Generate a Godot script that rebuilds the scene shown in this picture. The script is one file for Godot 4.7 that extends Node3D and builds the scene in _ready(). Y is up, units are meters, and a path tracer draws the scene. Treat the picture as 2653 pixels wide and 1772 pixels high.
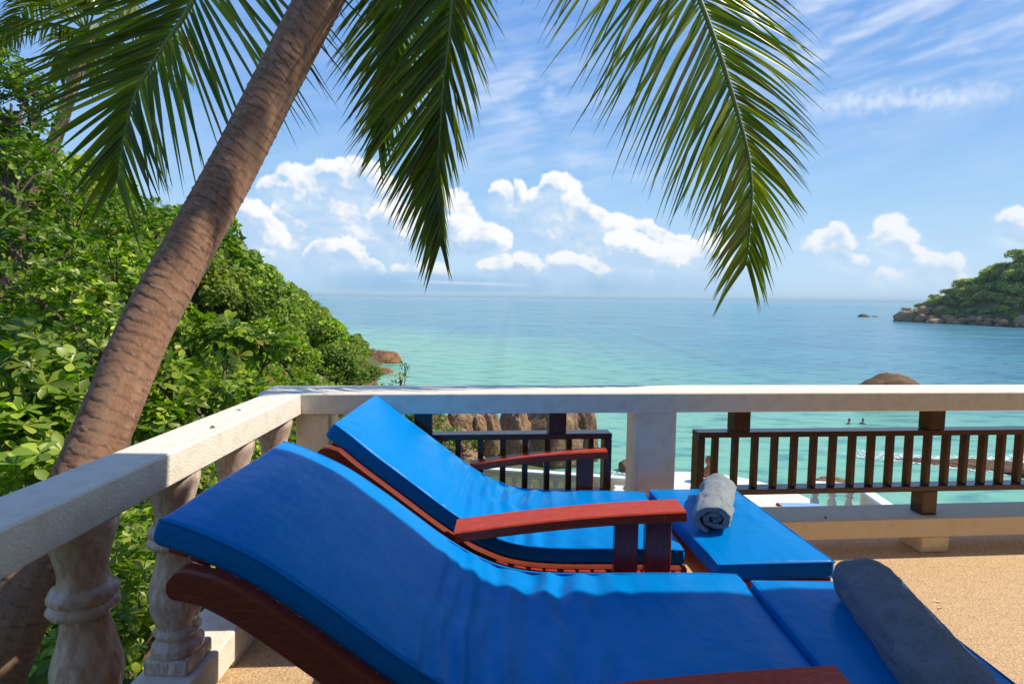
extends Node3D
# A shaded sea-view terrace: two loungers, rails, a leaning coconut palm, a wooded bay.

const SEA := -8.1
var taken := {}
var M := {}
var UPV := Vector3.UP

# ---------------------------------------------------------------- mesh builder
class MB:
	var v := PackedVector3Array()
	var n := PackedVector3Array()
	var c := PackedColorArray()
	var uv := PackedVector2Array()
	var ix := PackedInt32Array()
	var col := Color(1, 1, 1)

	func vert(p: Vector3, nn: Vector3, cc: Color, t := Vector2.ZERO) -> int:
		v.append(p); n.append(nn); c.append(cc); uv.append(t)
		return v.size() - 1

	func poly(pts: Array, away: Vector3) -> void:
		var mid := Vector3.ZERO
		for p in pts: mid += p
		mid /= pts.size()
		var nn: Vector3 = (pts[2] - pts[0]).cross(pts[1] - pts[0])
		if pts.size() > 3 and nn.length() < 1e-9: nn = (pts[3] - pts[0]).cross(pts[1] - pts[0])
		nn = nn.normalized()
		var flip := nn.dot(mid - away) < 0.0
		if flip: nn = -nn
		var b := v.size()
		for p in pts: vert(p, nn, col, Vector2(p.x, p.z))
		for k in range(1, pts.size() - 1):
			if flip: ix.append_array([b, b + k + 1, b + k])
			else: ix.append_array([b, b + k, b + k + 1])

	func box(x: Transform3D, s: Vector3, bev := 0.003) -> void:
		var h := s * 0.5
		bev = minf(bev, minf(h.x, minf(h.y, h.z)) * 0.45)
		var ctr := x.origin
		for ax in 3:
			var a1 := (ax + 1) % 3
			var a2 := (ax + 2) % 3
			for sg in [-1.0, 1.0]:
				var f := []
				for q in [[-1, -1], [1, -1], [1, 1], [-1, 1]]:
					var p := Vector3.ZERO
					p[ax] = sg * h[ax]; p[a1] = q[0] * (h[a1] - bev); p[a2] = q[1] * (h[a2] - bev)
					f.append(x * p)
				poly(f, ctr)
			for s1 in [-1.0, 1.0]:
				for s2 in [-1.0, 1.0]:
					var f := []
					for q in [[0, -1], [0, 1], [1, 1], [1, -1]]:
						var p := Vector3.ZERO
						p[ax] = q[1] * (h[ax] - bev)
						p[a1] = s1 * (h[a1] - (bev if q[0] == 1 else 0.0))
						p[a2] = s2 * (h[a2] - (bev if q[0] == 0 else 0.0))
						f.append(x * p)
					poly(f, ctr)
		for sx in [-1.0, 1.0]:
			for sy in [-1.0, 1.0]:
				for sz in [-1.0, 1.0]:
					poly([x * Vector3(sx * h.x, sy * (h.y - bev), sz * (h.z - bev)), x * Vector3(sx * (h.x - bev), sy * h.y, sz * (h.z - bev)), x * Vector3(sx * (h.x - bev), sy * (h.y - bev), sz * h.z)], ctr)

	# rows of points; smooth normals; inside: a point (or per-row centre) that the surface looks away from
	func grid(rows: Array, wrap := false, cols = null, inside = null, tile := Vector2(1, 1)) -> void:
		var b := v.size()
		var m: int = rows[0].size()
		var k := rows.size()
		var acc := PackedVector3Array()
		acc.resize(m * k)
		var quads := PackedInt32Array()
		var last := m if wrap else m - 1
		for i in k - 1:
			for j in last:
				var j2 := (j + 1) % m
				var a: Vector3 = rows[i][j]
				var d1: Vector3 = rows[i + 1][j2] - a
				var d2: Vector3 = rows[i][j2] - rows[i + 1][j]
				var nn := d1.cross(d2)
				acc[i * m + j] += nn; acc[i * m + j2] += nn; acc[(i + 1) * m + j] += nn; acc[(i + 1) * m + j2] += nn
		var flip := false
		if inside != null:
			var score := 0.0
			for i in range(0, k, maxi(1, k / 12)):
				var ctr: Vector3
				if inside is Vector3: ctr = inside
				else:
					ctr = Vector3.ZERO
					for p in rows[i]: ctr += p
					ctr /= m
				for j in range(0, m, maxi(1, m / 8)): score += acc[i * m + j].normalized().dot(((rows[i][j] as Vector3) - ctr).normalized())
			flip = score < 0.0
		for i in k:
			for j in m:
				var nn := acc[i * m + j].normalized()
				vert(rows[i][j], -nn if flip else nn, (cols[i][j] if cols != null else col), Vector2(float(j) / last * tile.x, float(i) / (k - 1) * tile.y))
		for i in k - 1:
			for j in last:
				var j2 := (j + 1) % m
				var p := b + i * m + j
				var q := b + i * m + j2
				var r := b + (i + 1) * m + j2
				var s := b + (i + 1) * m + j
				if flip: ix.append_array([p, r, q, p, s, r])
				else: ix.append_array([p, q, r, p, r, s])

	func tube(pts: Array, rad: Array, seg := 8) -> void:
		var rows := []
		var up := Vector3(0.13, 0.2, 1.0)
		for i in pts.size():
			var t: Vector3 = (pts[mini(i + 1, pts.size() - 1)] - pts[maxi(i - 1, 0)]).normalized()
			var s := t.cross(up).normalized()
			if s.length() < 0.5: s = t.cross(Vector3.RIGHT).normalized()
			var u := s.cross(t).normalized()
			var row := []
			for j in seg:
				var a := TAU * j / seg
				row.append(pts[i] + (s * cos(a) + u * sin(a)) * rad[i])
			rows.append(row)
		grid(rows, true, null, 1, Vector2(1, pts.size()))
		for e in [0, pts.size() - 1]:
			var other: Vector3 = pts[1] if e == 0 else pts[pts.size() - 2]
			poly(rows[e], other)

	# a rectangular bar along a path; w across (side), h along nrm (centred at path)
	func bar(pts: Array, nrm: Array, side: Vector3, w: float, h: float, bev := 0.003) -> void:
		var cs := [[-1, -1], [1, -1], [1, 1], [-1, 1]]
		for e in 4:
			var rows := []
			var rows2 := []
			for i in pts.size():
				var q0: Array = cs[e]
				var q1: Array = cs[(e + 1) % 4]
				var p0: Vector3 = pts[i] + side * q0[0] * w * 0.5 + nrm[i] * q0[1] * h * 0.5
				var p1: Vector3 = pts[i] + side * q1[0] * w * 0.5 + nrm[i] * q1[1] * h * 0.5
				var d := (p1 - p0).normalized() * bev
				rows.append([p0 + d, p1 - d])
				var q2: Array = cs[(e + 2) % 4]
				var p2: Vector3 = pts[i] + side * q2[0] * w * 0.5 + nrm[i] * q2[1] * h * 0.5
				rows2.append([p1 - d, p1 + (p2 - p1).normalized() * bev])
			grid_out(rows, pts)
			grid_out(rows2, pts)
		for e in [0, pts.size() - 1]:
			var f := []
			for q in cs: f.append(pts[e] + side * q[0] * (w * 0.5 - bev) + nrm[e] * q[1] * (h * 0.5 - bev))
			poly(f, pts[1] if e == 0 else pts[pts.size() - 2])

	func grid_out(rows: Array, mids: Array) -> void:
		var i := rows.size() / 2
		var a: Vector3 = rows[i - 1][0]
		var nn: Vector3 = (rows[i][1] - a).cross(rows[i - 1][1] - rows[i][0])
		var mid: Vector3 = (rows[i][0] + rows[i][1] + rows[i - 1][0] + rows[i - 1][1]) * 0.25
		var ctr: Vector3 = (mids[i] + mids[i - 1]) * 0.5
		if nn.dot(mid - ctr) < 0.0:
			var r2 := []
			for r in rows: r2.append([r[1], r[0]])
			grid(r2)
		else: grid(rows)

	func lathe(prof: Array, base: Vector3, seg := 24, flute := 0.0, flutes := 8, twist := 6.0, y0 := 0.0, y1 := 0.0) -> void:
		var rows := []
		for p in prof:
			var row := []
			for j in seg:
				var a := TAU * j / seg
				var r: float = p.x
				if flute > 0.0 and p.y > y0 and p.y < y1:
					r *= 1.0 + flute * sin(flutes * a + twist * p.y * flutes) * minf(1.0, minf(p.y - y0, y1 - p.y) / 0.02)
				row.append(base + Vector3(cos(a) * r, p.y, sin(a) * r))
			rows.append(row)
		grid(rows, true, null, 1, Vector2(2, 3))
		poly(rows[0], base + Vector3(0, prof[0].y + 0.1, 0))
		poly(rows[rows.size() - 1], base + Vector3(0, prof[prof.size() - 1].y - 0.1, 0))

	func add(src: MB, x: Transform3D, tint := Color(1, 1, 1)) -> void:
		var b := v.size()
		for i in src.v.size():
			v.append(x * src.v[i]); n.append((x.basis * src.n[i]).normalized()); c.append(src.c[i] * tint); uv.append(src.uv[i])
		for i in src.ix: ix.append(b + i)

	func mesh() -> ArrayMesh:
		var a := []
		a.resize(Mesh.ARRAY_MAX)
		a[Mesh.ARRAY_VERTEX] = v; a[Mesh.ARRAY_NORMAL] = n; a[Mesh.ARRAY_COLOR] = c; a[Mesh.ARRAY_TEX_UV] = uv; a[Mesh.ARRAY_INDEX] = ix
		var am := ArrayMesh.new()
		am.add_surface_from_arrays(Mesh.PRIMITIVE_TRIANGLES, a)
		return am

# ---------------------------------------------------------------- naming
func numbered(called: String) -> String:
	if not taken.has(called):
		taken[called] = 0
		return called
	taken[called] += 1
	return "%s_%03d" % [called, taken[called]]

func tag(o: Node3D, label: String, category: String, group := "") -> void:
	o.set_meta("label", label); o.set_meta("category", category)
	if group: o.set_meta("group", group)

func thing(called: String, label: String, category: String, at := Vector3.ZERO, group := "") -> Node3D:
	var o := Node3D.new()
	o.name = numbered(called); o.position = at
	add_child(o)
	tag(o, label, category, group)
	return o

func obj(called: String, mb, m: Material, parent: Node3D = self) -> MeshInstance3D:
	var o := MeshInstance3D.new()
	o.name = numbered(called) if parent == self else called
	o.mesh = mb.mesh() if mb is MB else mb
	o.material_override = m
	parent.add_child(o, true)
	return o

func struct(called: String, mb, m: Material) -> MeshInstance3D:
	var o := obj(called, mb, m)
	o.set_meta("kind", "structure")
	return o

func stuff(o: Node3D) -> Node3D:
	o.set_meta("kind", "stuff")
	return o

# ---------------------------------------------------------------- maths
func spline(p: Array, per := 10) -> Array:
	var out := []
	for i in p.size() - 1:
		var a = p[maxi(i - 1, 0)]; var b = p[i]; var c = p[i + 1]; var d = p[mini(i + 2, p.size() - 1)]
		for k in per:
			var t := float(k) / per
			out.append(b.cubic_interpolate(c, a, d, t))
	out.append(p[p.size() - 1])
	return out

func lin(r: float, g: float, b: float) -> Color:   # linear albedo -> the sRGB that materials take
	return Color(r, g, b).linear_to_srgb()

func noise(seed_: int, freq: float, oct := 4, type := FastNoiseLite.TYPE_SIMPLEX_SMOOTH) -> FastNoiseLite:
	var f := FastNoiseLite.new()
	f.seed = seed_; f.frequency = freq; f.noise_type = type
	f.fractal_octaves = oct
	if oct <= 1: f.fractal_type = FastNoiseLite.FRACTAL_NONE
	return f

func ntex(f: FastNoiseLite, size := 512, ramp = null, bump := 0.0) -> NoiseTexture2D:
	var t := NoiseTexture2D.new()
	t.width = size; t.height = size; t.seamless = true; t.noise = f
	if ramp != null:
		var g := Gradient.new()
		g.offsets = PackedFloat32Array(ramp[0]); g.colors = PackedColorArray(ramp[1])
		t.color_ramp = g
	if bump > 0.0:
		t.as_normal_map = true; t.bump_strength = bump
	return t

func mat(rough := 0.8, color := Color(1, 1, 1), tex = null, nrm = null, scale := Vector3.ONE, world := false, nscale := 1.0) -> StandardMaterial3D:
	var m := StandardMaterial3D.new()
	m.albedo_color = color; m.roughness = rough
	m.vertex_color_use_as_albedo = true
	if tex: m.albedo_texture = tex
	if nrm:
		m.normal_enabled = true; m.normal_texture = nrm; m.normal_scale = nscale
	if tex or nrm:
		m.uv1_triplanar = true; m.uv1_world_triplanar = world; m.uv1_scale = scale
	return m

func materials() -> void:
	var g := func(a: float): return Color(a, a, a)
	var fine := ntex(noise(3, 0.06, 3), 512, null, 6.0)
	var soft := ntex(noise(4, 0.012, 4), 512, null, 5.0)
	var mottled := ntex(noise(5, 0.009, 5), 512, [[0.0, 0.4, 1.0], [g.call(0.93), g.call(0.98), g.call(1.0)]])
	var grain := ntex(noise(6, 0.02, 4), 512, [[0.0, 0.35, 0.55, 0.75, 1.0], [Color(0.66, 0.60, 0.58), Color(0.90, 0.86, 0.85), Color(0.82, 0.75, 0.73), Color(1, 1, 1), Color(0.88, 0.82, 0.80)]])
	var grainn := ntex(noise(6, 0.03, 3), 512, null, 3.0)
	M.grain = grain
	var worn := ntex(noise(8, 0.007, 6), 512, [[0.0, 0.25, 0.42, 0.60, 1.0], [Color(0.945, 0.935, 0.92), Color(0.97, 0.965, 0.955), Color(0.99, 0.987, 0.985), Color(1, 1, 1), Color(1, 1, 1)]])
	M.plaster = mat(0.85, lin(0.84, 0.785, 0.67), worn, fine, Vector3(2.6, 2.6, 2.6), true, 0.35)
	M.plaster_soft = mat(0.85, lin(0.76, 0.66, 0.48), mottled, fine, Vector3(2.0, 2.0, 2.0), true, 0.3)
	M.white = mat(0.7, lin(0.84, 0.83, 0.79), mottled, null, Vector3(0.4, 0.4, 0.4), true)
	# marble of the turned balusters: streaks that wind up the shaft
	var mn := noise(11, 0.012, 5)
	mn.domain_warp_enabled = true; mn.domain_warp_amplitude = 40.0; mn.domain_warp_frequency = 0.012
	var marble := ntex(mn, 512, [[0.0, 0.3, 0.45, 0.6, 0.8, 1.0], [Color(0.70, 0.60, 0.54), Color(0.83, 0.75, 0.69), Color(0.93, 0.87, 0.80), Color(0.76, 0.64, 0.57), Color(0.92, 0.86, 0.80), Color(0.98, 0.94, 0.89)]])
	M.marble = mat(0.16, Color(1, 1, 1), marble, null, Vector3(2.6, 0.85, 2.6))
	# washed pebble floor
	var pn := noise(21, 0.075, 1, FastNoiseLite.TYPE_CELLULAR)
	pn.cellular_return_type = FastNoiseLite.RETURN_CELL_VALUE
	var peb := ntex(pn, 1024, [[0.0, 0.14, 0.3, 0.45, 0.6, 0.78, 0.9, 1.0], [Color(0.60, 0.485, 0.36), Color(0.73, 0.605, 0.46), Color(0.82, 0.69, 0.53), Color(0.85, 0.73, 0.57), Color(0.77, 0.635, 0.48), Color(0.90, 0.79, 0.62), Color(0.68, 0.53, 0.38), Color(0.95, 0.88, 0.75)]])
	var pb := noise(21, 0.075, 1, FastNoiseLite.TYPE_CELLULAR)
	pb.cellular_return_type = FastNoiseLite.RETURN_DISTANCE
	M.pebble = mat(0.75, lin(0.95, 0.93, 0.88), peb, ntex(pb, 1024, null, 5.0), Vector3(3.1, 3.1, 3.1), true, 0.2)
	M.red_wood = mat(0.34, lin(0.64, 0.090, 0.042), grain, grainn, Vector3(1.1, 9, 9), false, 0.25)
	M.red_wood_shaded = mat(0.34, lin(0.30, 0.062, 0.030), grain, grainn, Vector3(1.1, 9, 9), false, 0.25)  # red wood darkened: shade of the side boards is in its colour
	M.red_wood.metallic_specular = 0.3
	M.red_wood_z = mat(0.28, lin(0.55, 0.07, 0.046), grain, grainn, Vector3(9, 9, 1.1), false, 0.25)
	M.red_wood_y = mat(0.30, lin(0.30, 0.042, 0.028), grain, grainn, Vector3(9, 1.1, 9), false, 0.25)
	M.dark_wood = mat(0.24, lin(0.105, 0.048, 0.026), grain, grainn, Vector3(1.0, 11, 11), false, 0.2)
	M.dark_wood_y = mat(0.26, lin(0.11, 0.05, 0.027), grain, grainn, Vector3(11, 1.0, 11), false, 0.2)
	var vinyl_t := ntex(noise(31, 0.01, 4), 512, [[0.0, 0.5, 1.0], [g.call(0.95), g.call(0.985), g.call(1.0)]])
	M.vinyl = mat(0.33, lin(0.0, 0.225, 0.66), vinyl_t, soft, Vector3(2.2, 2.2, 2.2), false, 0.35)
	M.vinyl.metallic_specular = 0.24
	M.piping = mat(0.4, lin(0.0, 0.20, 0.62))
	M.piping.metallic_specular = 0.2
	var terry := ntex(noise(41, 0.11, 3), 512, null, 10.0)
	var terry_c := ntex(noise(42, 0.02, 4), 512, [[0.0, 0.5, 1.0], [g.call(0.80), g.call(0.94), g.call(1.0)]])
	M.towel_pale = mat(0.95, lin(0.35, 0.405, 0.45), terry_c, terry, Vector3(5, 5, 5), false, 1.0)
	M.towel_slate = mat(0.95, lin(0.175, 0.225, 0.300), terry_c, terry, Vector3(5, 5, 5), false, 1.0)
	for k in ["towel_pale", "towel_slate"]:
		M[k].rim_enabled = true; M[k].rim = 0.5; M[k].rim_tint = 0.5
	M.thread = mat(0.6, lin(0.68, 0.73, 0.78))
	var barkn := ntex(noise(51, 0.03, 4), 512, null, 8.0)
	var barkc := ntex(noise(52, 0.03, 5), 512, [[0.0, 0.35, 0.6, 1.0], [g.call(0.74), g.call(0.90), g.call(0.95), g.call(1.0)]])
	M.palm_bark = mat(0.9, Color(1, 1, 1), barkc, barkn, Vector3(9, 2.0, 9), false, 0.2)
	M.bark = mat(0.9, lin(0.17, 0.12, 0.085), barkc, barkn, Vector3(4, 1, 4), false, 0.8)
	M.leaf = mat(0.38)
	M.leaf.backlight_enabled = true; M.leaf.backlight = Color(0.75, 0.95, 0.30)
	M.far_leaf = mat(0.6)
	M.far_leaf.backlight_enabled = true; M.far_leaf.backlight = Color(0.85, 0.95, 0.3)
	M.frond = mat(0.33)
	M.frond.backlight_enabled = true; M.frond.backlight = Color(0.90, 0.98, 0.25)
	M.rachis = mat(0.4)
	M.petal = mat(0.7, lin(0.8, 0.74, 0.6))
	var rockc := ntex(noise(61, 0.014, 5), 512, [[0.0, 0.3, 0.5, 0.7, 1.0], [Color(0.42, 0.36, 0.31), Color(0.72, 0.62, 0.52), Color(0.86, 0.76, 0.64), Color(0.78, 0.69, 0.60), Color(1, 0.93, 0.84)]])
	M.rock = mat(0.9, lin(0.55, 0.49, 0.42), rockc, ntex(noise(62, 0.03, 5), 512, null, 9.0), Vector3(0.4, 0.4, 0.4), false, 1.0)
	M.soil = mat(0.95, lin(0.085, 0.10, 0.035), mottled, soft, Vector3(0.3, 0.3, 0.3), true, 1.0)
	# sea
	var wn := noise(71, 0.011, 4)
	var waves := ntex(wn, 1024, null, 7.0)
	var streak := ntex(noise(72, 0.006, 5), 1024, [[0.0, 0.35, 0.55, 1.0], [Color(0.60, 0.72, 0.80), Color(0.90, 0.94, 0.97), Color(1, 1, 1), Color(1, 1, 1)]])
	M.sea = mat(0.22)
	M.sea.albedo_texture = streak; M.sea.normal_enabled = true; M.sea.normal_texture = waves; M.sea.normal_scale = 0.55
	M.sea.metallic_specular = 0.16
	M.foam = mat(0.8, Color(1, 1, 1))
	M.foam.albedo_texture = ntex(noise(73, 0.02, 5, FastNoiseLite.TYPE_SIMPLEX), 512, [[0.0, 0.46, 0.60, 1.0], [Color(0.85, 0.9, 0.9, 0.0), Color(0.85, 0.9, 0.9, 0.0), Color(0.9, 0.93, 0.93, 0.9), Color(0.95, 0.95, 0.95, 1.0)]])
	M.foam.transparency = BaseMaterial3D.TRANSPARENCY_ALPHA
	M.skin = mat(0.6, lin(0.36, 0.19, 0.12))
	M.hair = mat(0.6, lin(0.02, 0.015, 0.012))
	M.clay = mat(0.7, lin(0.36, 0.13, 0.05), mottled, null, Vector3(3, 3, 3))
	M.blue_cloth = mat(0.6, lin(0.24, 0.42, 0.68))

# ---------------------------------------------------------------- sky
var n_warp: FastNoiseLite
var n_cir: FastNoiseLite
var n_cir2: FastNoiseLite
var n_p1: FastNoiseLite
var n_p2: FastNoiseLite
var n_p3: FastNoiseLite
var n_soft: FastNoiseLite
var c_top := Color(0.135, 0.335, 0.72).srgb_to_linear()
var sky_stops := []

func air(el: float) -> Color:
	for i in sky_stops.size() - 1:
		if el <= sky_stops[i + 1][0]:
			var t: float = clampf((el - sky_stops[i][0]) / (sky_stops[i + 1][0] - sky_stops[i][0]), 0.0, 1.0)
			return (sky_stops[i][1] as Color).lerp(sky_stops[i + 1][1], t)
	return sky_stops[-1][1]

func cirrus(az: float, el: float) -> float:
	# the long puffed streak low on the right
	var line := 16.75 - (az - 26.6) * 0.10
	var w := n_warp.get_noise_2d(az * 2.2, el * 2.2)
	var d := (el - line + w * 0.5)
	var s := 0.0
	if az > 20.0 and az < 46.0:
		s = exp(-d * d / 0.5) * smoothstep(24.0, 30.0, az) * smoothstep(43.0, 37.0, az) * (0.62 + 0.5 * n_cir2.get_noise_2d(az * 7.0, el * 5.0))
	var w1 := n_warp.get_noise_2d(az * 0.16, el * 0.3) * 3.0
	var a := n_cir.get_noise_2d(az * 0.55 + w1, (el - az * 0.16) * 1.9 + w1 * 0.7)
	var b := n_cir2.get_noise_2d(az * 1.3 + w1 * 2.0, (el - az * 0.13) * 7.5 + w1)
	var mask := 0.16 + 0.95 * exp(-pow((az - 33.0) / 14.0, 2.0) - pow((el - 23.0) / 5.5, 2.0)) + 0.75 * exp(-pow((az + 0.5) / 7.0, 2.0) - pow((el - 19.5) / 4.0, 2.0)) + 0.35 * exp(-pow((az - 5.0) / 12.0, 2.0) - pow((el - 13.0) / 2.0, 2.0))
	if el > 30.0: mask = maxf(mask, 0.30)
	var t := smoothstep(-0.55, 0.80, a * 0.75 + b * 0.42) * mask * smoothstep(4.0, 11.0, el)
	return clampf(s + t, 0.0, 0.85)

func sky_panorama() -> ImageTexture:
	n_warp = noise(101, 0.35, 3); n_cir = noise(102, 0.16, 4); n_cir2 = noise(103, 0.16, 4)
	n_p1 = noise(111, 0.62, 1, FastNoiseLite.TYPE_CELLULAR); n_p2 = noise(112, 1.35, 1, FastNoiseLite.TYPE_CELLULAR); n_p3 = noise(113, 2.9, 1, FastNoiseLite.TYPE_CELLULAR)
	for q in [n_p1, n_p2, n_p3]: q.cellular_return_type = FastNoiseLite.RETURN_DISTANCE
	n_soft = noise(114, 0.5, 4)
	for s in [[-90.0, Color(0.60, 0.74, 0.80)], [0.0, Color(0.80, 0.88, 0.955)], [1.2, Color(0.75, 0.855, 0.95)], [4.0, Color(0.72, 0.84, 0.945)], [9.0, Color(0.625, 0.785, 0.935)], [16.0, Color(0.515, 0.695, 0.91)], [25.0, Color(0.435, 0.625, 0.885)], [45.0, Color(0.36, 0.55, 0.84)], [90.0, Color(0.29, 0.47, 0.78)]]:
		sky_stops.append([s[0], s[1].srgb_to_linear() * 0.86])
	var blobs := [[-22.6,9.8,0.9,0.6],[-20.7,10.6,1.1,0.9],[-20.1,9.0,1.2,0.9],[-21.5,7.7,0.8,0.8],[-18.2,11.1,0.9,0.9],[-16.7,11.7,0.5,0.7],[-15.1,10.9,1.8,1.2],[-13.5,9.7,1.4,1.2],[-17.2,9.2,2.1,1.7],[-15.1,8.1,2.2,1.8],[-17.8,7.0,2.5,1.6],[-13.5,7.3,2.2,1.9],[-24.7,6.9,0.9,1.0],[-23.5,6.0,1.1,0.9],[-22.5,5.6,0.8,0.5],[-23.4,4.1,1.3,1.1],[-21.9,3.6,0.7,0.8],[-16.8,4.0,1.7,1.2],[-17.7,3.2,1.8,1.2],[-15.4,2.8,1.6,1.0],[-18.7,3.8,0.9,1.0],[-12.4,6.1,2.0,1.4],[-10.8,6.8,1.9,2.1],[-9.1,7.5,2.3,2.1],[-6.9,7.8,1.8,1.8],[-5.4,6.9,1.3,1.6],[-4.0,5.8,1.2,0.8],[-2.6,6.1,1.3,0.8],[-1.7,5.9,1.0,0.7],[-11.3,2.4,1.5,0.7],[-9.1,2.6,1.6,0.7],[-11.3,3.9,0.7,0.4],[-19.3,5.3,2.1,1.3],
		[-1.2,10.3,0.7,0.7],[-0.5,9.6,1.1,0.8],[0.4,10.6,0.5,0.6],[1.1,9.0,1.2,0.8],[2.8,9.6,0.9,0.8],[3.9,11.1,0.8,0.7],[4.6,10.1,1.3,1.2],[4.2,8.5,2.0,1.7],[2.1,8.0,1.9,1.5],[5.8,7.2,1.4,1.3],[6.1,6.5,2.0,1.2],[8.0,7.4,1.0,0.9],[8.7,6.5,1.8,1.2],[10.4,7.1,1.0,0.7],[11.8,6.2,1.5,1.0],[13.1,5.4,1.5,1.0],[14.1,5.5,0.9,0.8],[15.6,4.9,1.1,0.8],[16.7,5.1,0.7,0.6],[15.0,3.9,2.1,1.2],[13.2,3.8,2.0,1.0],[17.5,3.9,1.7,0.9],[18.7,3.6,1.4,0.9],[19.2,5.0,0.8,0.8],[8.7,4.6,3.0,1.1],[-2.3,3.2,0.8,0.5],[-0.8,3.1,0.7,0.8],[1.0,3.2,1.1,0.9],[2.5,3.0,0.7,0.3],[5.5,3.3,1.4,0.8],[7.5,3.0,1.6,0.7],[5.1,4.0,0.5,0.5],[13.6,1.9,0.8,0.5],[18.1,2.0,0.7,0.5],[11.3,2.8,1.9,0.8],
		[28.8,5.0,2.0,1.2],[29.4,6.1,0.8,1.0],[33.2,6.6,1.1,0.9],[33.6,5.4,1.5,0.9],[34.8,4.4,0.9,0.4],[33.1,2.3,0.8,0.7],[34.1,2.0,1.1,0.7],[36.0,3.0,1.2,1.1],[37.0,1.9,1.4,0.9],[37.7,3.3,0.6,0.7],[41.1,6.4,1.0,0.9],[41.6,5.4,1.0,0.9],[30.9,3.5,1.0,0.6]]
	var rng := RandomNumberGenerator.new()
	rng.seed = 77
	for k in 70:   # the same kind of cloud bank goes on all round the horizon
		var a := rng.randf_range(50.0, 325.0)
		var size := rng.randf_range(1.0, 2.6)
		blobs.append([a if a < 180.0 else a - 360.0, rng.randf_range(1.5, 6.5), size * 1.4, size])
	var W := 4096
	var H := 2048
	# coarse sky all round, then the part in view at full resolution
	var coarse := part_sky(1024, 512, 0, 1024, 0, 256, blobs)
	var low := Image.create_empty(1024, 512, false, Image.FORMAT_RGBF)
	low.blit_rect(coarse, Rect2i(0, 0, 1024, 256), Vector2i.ZERO)
	low.fill_rect(Rect2i(0, 256, 1024, 256), sky_stops[0][1])
	low.resize(W, H, Image.INTERPOLATE_BILINEAR)
	var right := part_sky(W, H, 0, 560, 620, 1026, blobs)
	var left := part_sky(W, H, W - 560, W, 620, 1026, blobs)
	low.blit_rect(right, Rect2i(0, 0, 560, 406), Vector2i(0, 620))
	low.blit_rect(left, Rect2i(0, 0, 560, 406), Vector2i(W - 560, 620))
	return ImageTexture.create_from_image(low)

var near_puffs := [[-18.7,3.5,0.9,0.9],[-17.6,3.5,1.5,1.1],[-16.4,3.9,1.2,1.0],[-16.0,2.8,1.5,0.8],[-14.6,2.6,1.2,0.6],[-24.2,7.0,0.8,0.9],[-23.2,5.9,1.0,0.8],[-22.6,5.2,0.8,0.6],[-4.0,5.6,1.1,0.8],[-2.6,6.0,1.2,0.8],[-1.5,5.8,0.9,0.7],[-5.4,6.6,1.0,1.1],[-11.8,7.4,1.4,1.1],[-10.4,6.4,1.5,1.2],[5.2,3.6,0.9,0.7],[6.2,3.3,1.2,0.7],[7.7,3.0,1.2,0.5],[-2.3,3.2,0.7,0.5],[-0.7,3.1,0.6,0.7],[0.8,3.3,0.7,0.8],[1.6,3.1,0.7,0.5],[12.9,4.4,1.3,0.8],[14.8,4.1,1.3,0.7],[11.0,5.7,1.2,0.7],[-8.6,2.5,1.4,0.6],[-10.6,2.4,1.1,0.5]]

func hills(W: int, x0: int, y0: int, w: int, h: int, blobs: Array) -> PackedFloat32Array:
	var step := 360.0 / W
	var y1 := y0 + h
	var x1 := x0 + w
	var D := PackedFloat32Array()
	D.resize(w * h)
	D.fill(-1.0)
	for b in blobs:
		var u: float = fposmod(b[0], 360.0) / step
		var vv: float = (90.0 - b[1]) / step
		var big := 1.35 if b[0] > 25.0 else 2.0
		var rx: float = b[2] * big / step
		var ry: float = b[3] * big / step
		for y in range(maxi(y0, int(vv - ry)), mini(y1, int(vv + ry) + 2)):
			var dy := (y + 0.5 - vv) / ry
			for x in range(maxi(x0, int(u - rx)), mini(x1, int(u + rx) + 2)):
				var dx := (x + 0.5 - u) / rx
				var q := 1.0 - (dx * dx + dy * dy)
				if q <= 0.0: continue
				var at := (y - y0) * w + x - x0
				D[at] = q if D[at] < -0.5 else 1.0 - (1.0 - D[at]) * (1.0 - q * 0.75)
	for y in h:
		var el := 90.0 - (y + y0 + 0.5) * step
		if el < 0.0 or el > 16.0: continue
		for x in w:
			var at := y * w + x
			if D[at] < -0.5: continue
			var az := (x + x0 + 0.5) * step
			if az > 180.0: az -= 360.0
			var wx := n_warp.get_noise_2d(az * 1.6, el * 1.6) * 0.35
			var wy := n_warp.get_noise_2d(az * 1.6 + 50.0, el * 1.6) * 0.35
			var bump := -(n_p1.get_noise_2d(az + wx, el + wy) * 0.34 + n_p2.get_noise_2d(az + wx, el + wy) * 0.22 + n_p3.get_noise_2d(az + wx * 0.7, el + wy * 0.7) * 0.13)
			D[at] = D[at] - (0.66 if az > 25.0 else 0.58) + bump + n_soft.get_noise_2d(az * 2.0, el * 3.0) * 0.10
	return D

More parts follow.
